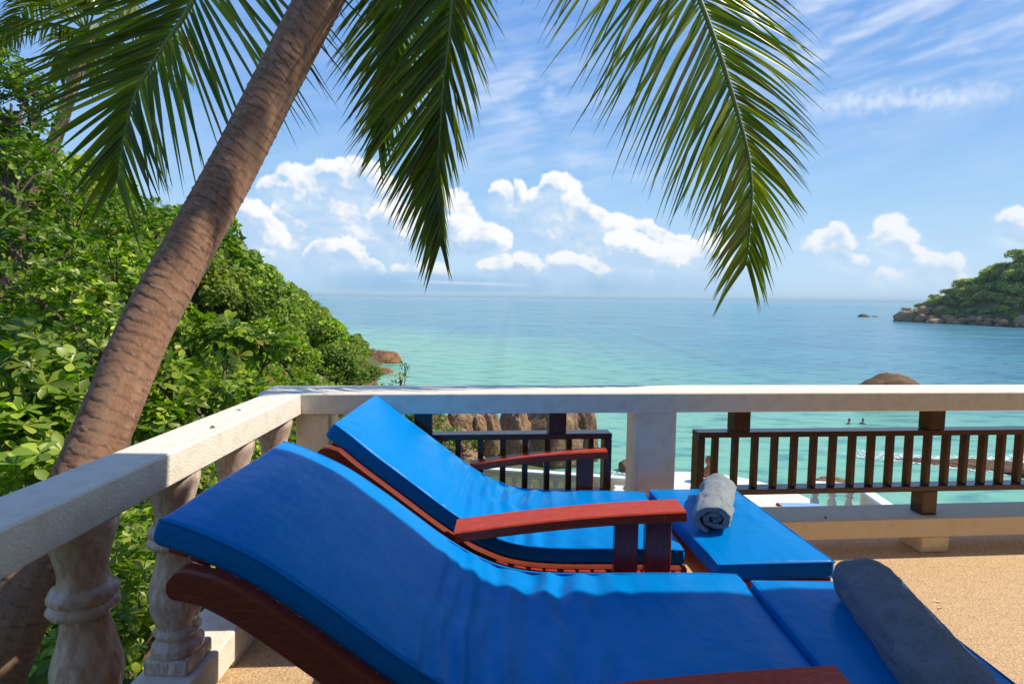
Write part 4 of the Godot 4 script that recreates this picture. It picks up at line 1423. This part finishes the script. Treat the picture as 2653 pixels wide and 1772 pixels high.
	var hl := [["biggest tan boulder at the very tip of the far headland", Vector3(201.4, -6.0, -290), Vector3(6.2, 4.6, 4.5), Color(1.0, 0.82, 0.62)], ["reddish boulder just above the biggest one on the headland", Vector3(208.1, -3.0, -287), Vector3(5.4, 2.8, 4), Color(0.8, 0.6, 0.48)], ["upper reddish boulder below the headland trees, right of the tip", Vector3(213.1, -3.0, -281), Vector3(4.0, 3.4, 3.4), Color(0.9, 0.66, 0.5)], ["brown boulder tucked behind the tip boulder of the headland", Vector3(204.2, -6.6, -282), Vector3(3.2, 2.6, 3), Color(0.75, 0.58, 0.46)], ["long low orange boulder at the headland waterline", Vector3(204.0, -7.7, -272), Vector3(5.4, 2.0, 3.2), Color(1.0, 0.74, 0.52)], ["flat orange ledge farther right at the headland waterline", Vector3(207.0, -7.9, -262), Vector3(5.2, 1.5, 3), Color(0.98, 0.72, 0.5)], ["large smooth grey-brown boulder in the middle of the headland shore", Vector3(211.4, -6.8, -255), Vector3(5.8, 3.0, 3.6), Color(0.82, 0.66, 0.56)], ["grey-pink boulder on the headland shore at the right edge", Vector3(211.5, -6.2, -235), Vector3(2.8, 3.4, 2.6), Color(0.85, 0.68, 0.6)], ["low brown stones between the smooth boulder and the right edge", Vector3(210.8, -7.9, -243), Vector3(4.8, 1.5, 2.4), Color(0.7, 0.52, 0.42)], ["dark lone rock out at sea left of the headland", Vector3(232, -8.3, -375), Vector3(4.2, 1.9, 2.4), Color(0.4, 0.34, 0.26)], ["flat rock barely above water beside the lone dark rock", Vector3(242.7, -8.3, -380), Vector3(2.9, 0.8, 2), Color(0.45, 0.36, 0.3)]]
	for i in hl.size(): rock(hl[i][0], hl[i][1], hl[i][2], 60 + i, g, 0.2 * (i % 3), 4, hl[i][3] * (1.75 if i < 9 else 1.0))
	var rng := RandomNumberGenerator.new()
	rng.seed = 5
	for i in 34:
		var z := lerpf(-291.0, -230.0, i / 33.0) + rng.randf_range(-1.5, 1.5)
		var edge := 208.0 if z > -250.0 else 208.0 - (-250.0 - z) * 0.14
		rock("small rounded stone in the tumbled row along the headland waterline", Vector3(edge + rng.randf_range(-1.5, 4.0), -7.9 + rng.randf_range(0, 2.6), z), Vector3(rng.randf_range(1.0, 2.6), rng.randf_range(0.8, 1.7), rng.randf_range(1, 2)), 90 + i, "small stones along the headland waterline", rng.randf() * 3.0, 4, Color(1.5, 1.12, 0.88) * rng.randf_range(0.7, 1.2), "stone")
	# two swimmers, head and shoulders out of the water
	var who := [[Vector3(26.48, SEA, -43.8), "left of two swimmers, dark haired person up to the shoulders in the sea", 0.3], [Vector3(27.62, SEA, -43.9), "right of two swimmers, dark haired person up to the shoulders in the sea", -0.6]]
	for w in who:
		var o := thing("person", w[1], "person", w[0], "swimmers")
		o.rotation.y = w[2]
		var pr := [[-0.35, 0.16, 0.11], [-0.10, 0.19, 0.12], [0.0, 0.22, 0.12], [0.06, 0.215, 0.115], [0.10, 0.17, 0.10], [0.125, 0.10, 0.08], [0.15, 0.062, 0.065], [0.19, 0.056, 0.06], [0.215, 0.062, 0.075], [0.25, 0.073, 0.092], [0.30, 0.080, 0.100], [0.35, 0.078, 0.098], [0.40, 0.062, 0.078], [0.43, 0.03, 0.04], [0.437, 0.004, 0.004]]
		var rows := []
		for p in pr:
			var row := []
			for k in 20:
				var a := TAU * k / 20.0
				var z: float = sin(a) * p[2]
				if p[0] > 0.24 and p[0] < 0.33 and k == 5: z += 0.018
				row.append(Vector3(cos(a) * p[1], p[0], z + (0.02 if p[0] > 0.2 else 0.0)))
			rows.append(row)
		var m := MB.new()
		m.grid(rows, true, null, 1)
		obj("body", m, M.skin, o)
		rows = []
		for p in [[0.25, 0.080, 0.085, -0.03], [0.31, 0.087, 0.100, -0.022], [0.37, 0.086, 0.104, -0.008], [0.415, 0.068, 0.086, 0.0], [0.445, 0.034, 0.045, 0.008], [0.452, 0.004, 0.004, 0.01]]:
			var row := []
			for k in 20:
				var a := TAU * k / 20.0
				row.append(Vector3(cos(a) * p[1], p[0], sin(a) * p[2] + 0.02 + p[3]))
			rows.append(row)
		m = MB.new()
		m.grid(rows, true, null, 1)
		obj("hair", m, M.hair, o)

# ---------------------------------------------------------------- palms
func palm_trunk(path_ctrl: Array, r0: float, r1: float, seed_: int, ring: float, step: float, seg: int) -> MB:
	var f := noise(seed_, 1.0, 3)
	var raw := spline(path_ctrl, 30)
	# resample evenly
	var even := [raw[0]]
	var need := step
	for i in range(1, raw.size()):
		var a: Vector3 = raw[i - 1]
		var b: Vector3 = raw[i]
		var d := a.distance_to(b)
		var done := 0.0
		while d - done >= need:
			done += need
			even.append(a.lerp(b, done / d))
			need = step
		need -= d - done
	var rows := []
	var cols := []
	var n := even.size()
	for i in n:
		var t: Vector3 = (even[mini(i + 3, n - 1)] - even[maxi(i - 3, 0)]).normalized()
		var s := t.cross(Vector3(0, 0, 1)).normalized()
		var u := s.cross(t).normalized()
		var q := float(i) / (n - 1)
		var dist := i * step
		var row := []
		var cr := []
		for j in seg:
			var a := TAU * j / seg
			var ca := cos(a); var sa := sin(a)
			var warp := f.get_noise_3d(ca * 1.1, sa * 1.1, dist * 2.2) * 0.024 + 0.026 * ca
			var lip := 0.0
			var cut := 0.0
			for q2 in 2:
				var sp: float = ring * (1.0 if q2 == 0 else 1.63)
				var ph := fposmod((dist + warp * (1.0 if q2 == 0 else -0.4)) / sp + 1.1 * f.get_noise_1d(dist * 1.4 + q2 * 31.0), 1.0)
				var strong := clampf((0.78 if q2 == 0 else 0.40) + 0.9 * f.get_noise_3d(ca * 0.7 + 5.0 + q2 * 7.0, sa * 0.7, dist * 3.0), 0.0, 1.0)
				lip = maxf(lip, exp(-ph * (8.0 if q2 == 0 else 14.0)) * strong)
				cut = maxf(cut, smoothstep(0.80, 0.98, ph) * strong)
			var r := lerpf(r0, r1, q) * (1.0 + 0.014 * f.get_noise_3d(ca * 2.0, sa * 2.0, dist * 3.0 + 9.0))
			r += 0.0042 * lip - 0.0026 * cut + 0.0010 * f.get_noise_3d(ca * 12.0, sa * 12.0, dist * 9.0)
			row.append(even[i] + (s * ca + u * sa) * r)
			var base := Color(0.320, 0.168, 0.098).lerp(Color(0.430, 0.245, 0.150), clampf(0.5 + f.get_noise_3d(ca * 3.0, sa * 3.0, dist * 4.0), 0.0, 1.0))
			base = base.lerp(Color(0.74, 0.54, 0.39), smoothstep(0.40, 0.95, lip) * 0.70)
			base = base.lerp(Color(0.07, 0.038, 0.026), cut * 0.65)
			var crack := absf(f.get_noise_3d(ca * 1.7 + 20.0, sa * 1.7, dist * 16.0))
			base = base.lerp(Color(0.10, 0.06, 0.042), smoothstep(0.035, 0.0, crack) * 0.5)
			base = base.lerp(Color(0.30, 0.25, 0.20), smoothstep(0.15, 0.6, f.get_noise_3d(ca * 1.2 - 9.0, sa * 1.2, dist * 1.1)) * 0.45)
			cr.append(base)
		rows.append(row)
		cols.append(cr)
	var m := MB.new()
	m.grid(rows, true, cols, 1, Vector2(1, n * step))
	return m

func palms() -> void:
	var tree := thing("coconut_palm", "leaning coconut palm with a ringed brown trunk beside the left balustrade", "palm tree", Vector3(-1.75, -1.4, -1.35))
	var base := Vector3(-1.75, -1.4, -1.35)
	var pts := [Vector3(-1.75, -1.7, -1.30), Vector3(-1.73, -0.9, -1.40), Vector3(-1.69, -0.20, -1.58), Vector3(-1.64, 0.31, -1.80), Vector3(-1.537, 0.80, -2.04), Vector3(-1.468, 1.24, -2.25), Vector3(-1.362, 1.61, -2.42), Vector3(-1.25, 1.95, -2.56), Vector3(-1.10, 2.36, -2.68), Vector3(-0.91, 2.82, -2.79), Vector3(-0.74, 3.25, -2.93), Vector3(-0.62, 3.70, -3.08), Vector3(-0.55, 4.15, -3.2)]
	var rel := pts.map(func(p): return p - base)
	obj("trunk", palm_trunk(rel, 0.093, 0.098, 700, 0.046, 0.0075, 44), M.palm_bark, tree)
	var crown := Vector3(-0.55, 4.25, -3.2) - base
	var loc := func(l: Array): return l.map(func(p): return p - base)
	# the three fronds that hang into the picture, leaflet by leaflet, then the others
	frond(tree, loc.call([Vector3(-0.55, 4.25, -3.2), Vector3(-0.1, 4.45, -3.22), Vector3(0.5, 4.05, -3.25), Vector3(1.01, 3.04, -3.25), Vector3(1.28, 2.37, -3.28), Vector3(1.35, 2.05, -3.28), Vector3(1.345, 1.80, -3.27), Vector3(1.33, 1.60, -3.26)]), Vector3(-0.95, -0.1, 0.3), Vector3(0.93, 0.1, -0.35), 150, 1.12, 1.24, 0.40, 110, 801, 0.13, 0.026, 1.7, 1.0, 0.86)
	frond(tree, loc.call([Vector3(-0.55, 4.25, -3.2), Vector3(-0.45, 4.3, -3.1), Vector3(-0.34, 3.75, -3.08), Vector3(-0.33, 2.93, -3.05), Vector3(-0.37, 2.43, -3.0), Vector3(-0.39, 1.98, -2.97), Vector3(-0.375, 1.69, -2.96)]), Vector3(-0.95, 0, 0.3), Vector3(0.6, 0, 0.8), 122, 0.86, 0.76, 0.32, 100, 802, 0.12, 0.027, 1.3, 1.0, 0.8)
	frond(tree, loc.call([Vector3(-0.55, 4.25, -3.2), Vector3(-1.0, 4.1, -3.15), Vector3(-1.38, 3.55, -3.1), Vector3(-1.67, 2.91, -3.05), Vector3(-1.80, 2.68, -3.02), Vector3(-1.95, 2.42, -3.0), Vector3(-2.03, 2.15, -3.0), Vector3(-2.06, 1.98, -3.0)]), Vector3(-0.75, 0.25, 0.55), Vector3(0.9, -0.3, 0.25), 84, 1.04, 1.30, 0.15, 90, 803, 0.15, 0.026, 1.15, 0.58, 1.08)
	frond(tree, loc.call([Vector3(-0.55, 4.25, -3.2), Vector3(-0.6, 4.3, -3.4), Vector3(-0.65, 3.6, -3.45), Vector3(-0.68, 3.10, -3.42), Vector3(-0.75, 2.48, -3.40), Vector3(-0.79, 2.28, -3.40)]), Vector3(-0.85, 0, 0.5), Vector3(0.9, 0, 0.3), 90, 0.70, 0.78, 0.3, 0, 804, 0.15, 0.023, 1.3)
	frond(tree, loc.call([crown + base, Vector3(-1.2, 4.9, -3.5), Vector3(-2.0, 4.7, -3.7), Vector3(-2.6, 4.0, -3.8)]), Vector3(0, -0.3, 1), Vector3(0, -0.3, -1), 60, 0.7, 0.9, 0.9, 0, 805, 0.15)
	frond(tree, loc.call([crown + base, Vector3(-0.3, 5.1, -3.8), Vector3(0.0, 5.2, -4.6), Vector3(0.2, 4.7, -5.3)]), Vector3(-1, -0.3, 0), Vector3(1, -0.3, 0), 60, 0.7, 0.9, 0.9, 0, 806, 0.15)
	frond(tree, loc.call([crown + base, Vector3(-0.6, 5.1, -2.6), Vector3(-0.5, 5.3, -1.9), Vector3(-0.3, 4.9, -1.2)]), Vector3(-1, -0.3, 0), Vector3(1, -0.3, 0), 60, 0.7, 0.9, 0.9, 0, 807, 0.15)
	frond(tree, loc.call([crown + base, Vector3(0.1, 5.0, -3.0), Vector3(0.9, 5.3, -2.9), Vector3(1.7, 5.0, -2.8)]), Vector3(0, -0.3, 1), Vector3(0, -0.3, -1), 60, 0.7, 0.9, 0.9, 0, 808, 0.15)
	# the farther palm at the upper left
	var far := thing("coconut_palm", "farther slim coconut palm behind the tall tree at the upper left", "palm tree", Vector3(-10.0, -0.6, -10.4))
	var fb := Vector3(-10.0, -0.6, -10.4)
	var fp := [Vector3(-10.1, -0.8, -10.4), Vector3(-9.9, 0.6, -10.55), Vector3(-9.69, 1.48, -10.8), Vector3(-9.57, 2.23, -11.0), Vector3(-9.21, 3.51, -11.2), Vector3(-8.87, 5.01, -11.5), Vector3(-8.75, 6.6, -12.0)]
	obj("trunk", palm_trunk(fp.map(func(p): return p - fb), 0.14, 0.10, 701, 0.09, 0.03, 18), M.palm_bark, far)
	var fc := Vector3(-8.74, 6.7, -12.0) - fb
	var rng := RandomNumberGenerator.new()
	rng.seed = 9
	for k in 15:
		var a := TAU * k / 15.0 + rng.randf_range(-0.15, 0.15)
		var out := Vector3(cos(a), 0, sin(a))
		var rise := rng.randf_range(0.1, 1.3)
		var reach := rng.randf_range(1.7, 2.3)
		frond(far, [fc, fc + out * reach * 0.35 + UPV * rise * 0.8, fc + out * reach * 0.75 + UPV * rise * 0.7, fc + out * reach * 1.1 + UPV * (rise * 0.2 - 0.5)], out.cross(UPV) + Vector3(0, -0.2, 0), UPV.cross(out) + Vector3(0, -0.2, 0), 34, 0.75, 0.9, 0.9, 0, 850 + k, 0.12, 0.06, 1.3)

# ---------------------------------------------------------------- vegetation
func near_plants() -> void:
	plant("broadleaf_tree", "tall broad-leaved tree filling the upper left edge, whorls of glossy leaves", "tree", [[Vector3(-6.05, 3.65, -7.00), 0.50], [Vector3(-5.69, 2.62, -6.50), 0.55], [Vector3(-6.45, 3.1, -7.50), 0.55], [Vector3(-5.12, 1.72, -6.00), 0.65], [Vector3(-5.31, 2.20, -7.00), 0.55], [Vector3(-6.2, 3.85, -7.50), 0.32], [Vector3(-5.34, 0.89, -6.00), 0.6], [Vector3(-6.4, 2.9, -6.8), 0.7], [Vector3(-6.5, 4.05, -7.2), 0.42]], Vector3(-5.6, -0.3, -6.8), 1250, 0.090, 7, 2, 60, 31)
	plant("leafy_shrub", "deep green leafy shrub in front of the tall tree, left of the palm trunk", "shrub", [[Vector3(-4.33, 1.19, -5.50), 0.47], [Vector3(-4.51, 1.46, -6.50), 0.55], [Vector3(-3.65, 0.91, -5.00), 0.38], [Vector3(-5.16, 2.09, -8.00), 0.60], [Vector3(-4.0, 0.45, -5.3), 0.5]], Vector3(-4.3, -0.9, -5.9), 950, 0.082, 7, 0, 60, 32)
	plant("pale_shrub", "pale green large-leaved shrub at the left edge above the balustrade", "shrub", [[Vector3(-3.46, 0.75, -4.00), 0.36], [Vector3(-3.19, 0.50, -4.00), 0.28], [Vector3(-3.25, 0.35, -3.60), 0.30], [Vector3(-2.83, 0.25, -3.40), 0.22], [Vector3(-3.6, 0.3, -3.9), 0.4]], Vector3(-3.3, -1.0, -3.8), 440, 0.112, 6, 1, 60, 33, 0.56)
	plant("almond_shrub", "sea almond shrub with tiered whorls above the corner of the two rails", "shrub", [[Vector3(-3.45, 0.87, -6.00), 0.32], [Vector3(-3.03, 0.82, -6.00), 0.30], [Vector3(-2.70, 0.78, -6.30), 0.27], [Vector3(-3.08, 0.62, -5.00), 0.23], [Vector3(-2.73, 0.40, -5.00), 0.26], [Vector3(-2.26, 0.46, -5.00), 0.17], [Vector3(-2.88, 0.26, -4.60), 0.22], [Vector3(-2.5, 0.1, -4.4), 0.25]], Vector3(-2.9, -1.3, -5.2), 420, 0.112, 7, 0, 60, 34)
	plant("low_shrub", "low leafy shrub growing between the balusters at the lower left", "shrub", [[Vector3(-2.24, 0.08, -3.00), 0.22], [Vector3(-2.2, -0.22, -2.90), 0.25], [Vector3(-2.15, -0.40, -2.70), 0.25], [Vector3(-1.92, 0.18, -4.00), 0.18], [Vector3(-2.04, 0.10, -3.60), 0.20], [Vector3(-2.58, -0.05, -3.20), 0.25], [Vector3(-2.3, -0.5, -3.2), 0.35], [Vector3(-1.9, -0.35, -3.7), 0.35]], Vector3(-2.2, -1.4, -3.2), 760, 0.072, 7, 1, 60, 35)
	plant("corner_shrub", "green shrub behind the corner post, seen below the sea-side rail", "shrub", [[Vector3(-2.54, -0.60, -8.00), 0.42], [Vector3(-2.94, -0.05, -8.00), 0.32], [Vector3(-2.2, -1.0, -8.4), 0.5]], Vector3(-2.5, -2.2, -8.0), 170, 0.12, 6, 0, 0, 36)
	plant("leafy_sprig", "thin leafy sprig rising above the rail by the left point of the bay", "shrub", [[Vector3(-1.85, -0.12, -9.0), 0.13], [Vector3(-1.76, 0.10, -9.0), 0.09], [Vector3(-1.69, 0.28, -9.0), 0.07], [Vector3(-2.1, -0.15, -9.0), 0.12]], Vector3(-1.95, -2.4, -9.0), 42, 0.085, 6, 0, 0, 37, 0.34)
	plant("bank_shrub", "olive shrub on the bank beside the boulders, right of the far cushion", "shrub", [[Vector3(-2.46, -2.05, -16.0), 0.55], [Vector3(-3.2, -2.1, -16.5), 0.6], [Vector3(-2.0, -2.7, -15.6), 0.5]], Vector3(-2.6, -4.2, -16.0), 160, 0.16, 6, 3, 0, 38)
	plant("rock_shrub", "small bright green bush among the boulders behind the left slats", "shrub", [[Vector3(-1.7, -5.0, -24.6), 0.35], [Vector3(-2.6, -4.7, -24.8), 0.42]], Vector3(-2.1, -5.9, -24.7), 110, 0.15, 6, 0, 0, 39)

func ridge(x: float, z: float) -> float:   # how high the wood may stand: it falls away towards the point
	var t := x / -z
	var e := [[-1.2, 0.50], [-0.75, 0.33], [-0.639, 0.257], [-0.566, 0.177], [-0.51, 0.15], [-0.469, 0.128], [-0.425, 0.043], [-0.349, 0.0], [-0.288, -0.047], [-0.25, -0.085], [-0.20, -0.16], [0.0, -0.3]]
	for i in e.size() - 1:
		if t <= e[i + 1][0]: return 1.4 - z * lerpf(e[i][1], e[i + 1][1], clampf((t - e[i][0]) / (e[i + 1][0] - e[i][0]), 0.0, 1.0))
	return 1.4 + z * 0.3

func woods() -> void:
	var rng := RandomNumberGenerator.new()
	rng.seed = 2024
	# crowns in unit space (height 1)
	var shapes := []
	for q in 4:
		var lobes := [[Vector3(0, 0.62, 0), 0.27]]
		for k in 9:
			var a := TAU * k / 9.0 + rng.randf()
			var y := rng.randf_range(0.38, 0.82)
			var out := rng.randf_range(0.12, 0.34) * (1.25 - y)
			lobes.append([Vector3(cos(a) * out * 1.5, y, sin(a) * out * 1.5), rng.randf_range(0.13, 0.22)])
		shapes.append(leaf_cloud(lobes, 7000, 0.052, [0, 2, 3, 0][q], 60 + q))
	var words := ["bright green small-leaved tree", "dark green dense tree", "olive yellowish tree", "fresh green rounded tree"]
	var zones := [["standing on the crest against the sky at the left", "crest"], ["in the middle of the left wooded slope", "slope"], ["low on the left slope above the shore rocks", "shore"]]
	var protos := []
	for q in 4: protos.append(null)
	var spots := []
	for i in 520:
		var z := -11.0 - pow(rng.randf(), 0.8) * 84.0
		var x := rng.randf_range(-52.0, 1.0)
		if x / -z < -1.35: continue
		var d := inland(x, z)
		if d < 1.2: continue
		if z > -26.0 and x > -4.5 + (z + 11.0) * 0.0: continue
		if x > -3.5 - 0.02 * z and z > -30.0: continue
		var need := 2.1 + 0.014 * -z
		var ok := true
		for s in spots:
			if Vector2(x, z).distance_to(s) < need:
				ok = false
				break
		if ok: spots.append(Vector2(x, z))
		if spots.size() >= 125: break
	for s in spots:
		var q := rng.randi() % 4
		var d := inland(s.x, s.y)
		var gy := ground_y(s.x, s.y)
		var h := rng.randf_range(5.0, 7.6) * lerpf(0.68, 1.0, smoothstep(1.0, 9.0, d))
		if s.y > -24.0: h *= 0.75
		h = minf(h, (ridge(s.x + 0.22 * h, s.y) + rng.randf_range(-1.6, 1.0) - gy) * 1.05)
		if h < 2.2: continue
		var zone := 2 if d < 7.0 else (0 if d > 15.0 else 1)
		var label: String = words[q] + " " + zones[zone][0]
		var o: Node3D
		if protos[q] == null:
			o = make_tree("hillside_tree", label, "tree", shapes[q], 1.0, 0.42)
			protos[q] = o
		else:
			o = protos[q].duplicate()
			o.name = numbered("hillside_tree")
			add_child(o)
		tag(o, label, "tree", words[q] + "s " + zones[zone][1])
		o.position = Vector3(s.x, gy - 0.1, s.y)
		o.scale = Vector3(h * rng.randf_range(0.95, 1.25), h, h * rng.randf_range(0.95, 1.25))
		o.rotation.y = rng.randf() * TAU
	# undergrowth: one mass of leafy clumps over the slope
	var clump := leaf_cloud([[Vector3(0, 0.3, 0), 0.45], [Vector3(0.4, 0.2, 0.1), 0.3], [Vector3(-0.3, 0.2, -0.3), 0.35]], 420, 0.13, 0, 71)
	var places := []
	for i in 9000:
		var z := -2.0 - pow(rng.randf(), 1.3) * 92.0
		var x := rng.randf_range(-50.0, 4.0)
		if x > -1.6 and z > -9.0: continue
		if x / (-z + 3.0) < -1.5: continue
		var d := inland(x, z)
		if z < -9.0 and x > 0.22 * z - 0.6: continue
		if d < 1.5 or (z < -22.0 and z > -32.0 and x > -4.0 and d < 7.0): continue
		var s := rng.randf_range(0.6, 1.3)
		places.append(Transform3D(Basis(Vector3.UP, rng.randf() * TAU).scaled(Vector3(s, s * 0.9, s)), Vector3(x, ground_y(x, z) - 0.05, z)))
	var mm := MultiMesh.new()
	mm.transform_format = MultiMesh.TRANSFORM_3D
	mm.mesh = clump
	mm.instance_count = places.size()
	for i in places.size(): mm.set_instance_transform(i, places[i])
	var mi := MultiMeshInstance3D.new()
	mi.name = "undergrowth"
	mi.multimesh = mm
	mi.material_override = M.far_leaf
	mi.set_meta("kind", "stuff")
	mi.set_meta("label", "green undergrowth covering the wooded slope")
	add_child(mi)
	# trees of the far headland
	var hs := []
	for q in 3:
		var lobes := [[Vector3(0, 0.60, 0), 0.30]]
		for k in 7:
			var a := TAU * k / 7.0 + rng.randf()
			lobes.append([Vector3(cos(a) * 0.34, rng.randf_range(0.4, 0.75), sin(a) * 0.34), rng.randf_range(0.16, 0.25)])
		hs.append(leaf_cloud(lobes, 1500, 0.10, [4, 5, 4][q], 80 + q))
	var hproto := [null, null, null]
	var heads := 0
	var hspots := []
	var hw := ["olive green tree in the wood covering the far headland", "dark green tree in the wood covering the far headland", "yellowish green tree in the wood covering the far headland"]
	for i in 6000:
		var z := rng.randf_range(-305.0, -216.0)
		var x := rng.randf_range(202.0, 262.0)
		var y := headland_y(x, z)
		if y < SEA + 2.4: continue
		if heads >= 285: break
		if x / -z > 0.99: continue
		var clash := false
		for hs2 in hspots:
			if hs2.distance_to(Vector2(x, z)) < 4.3:
				clash = true
				break
		if clash: continue
		hspots.append(Vector2(x, z))
		heads += 1
		var q := rng.randi() % 3
		var o: Node3D
		if hproto[q] == null:
			o = make_tree("headland_tree", hw[q], "tree", hs[q], 1.0, 0.4)
			hproto[q] = o
		else:
			o = hproto[q].duplicate()
			o.name = numbered("headland_tree")
			add_child(o)
		tag(o, hw[q], "tree", "trees on the far headland")
		var h := rng.randf_range(0.85, 1.25) * clampf(2.6 + (y - SEA) * 0.34, 3.2, 9.5)
		o.position = Vector3(x, y - 0.26 * h, z)
		o.scale = Vector3(h * 1.2, h, h * 1.2)
		o.rotation.y = rng.randf() * TAU
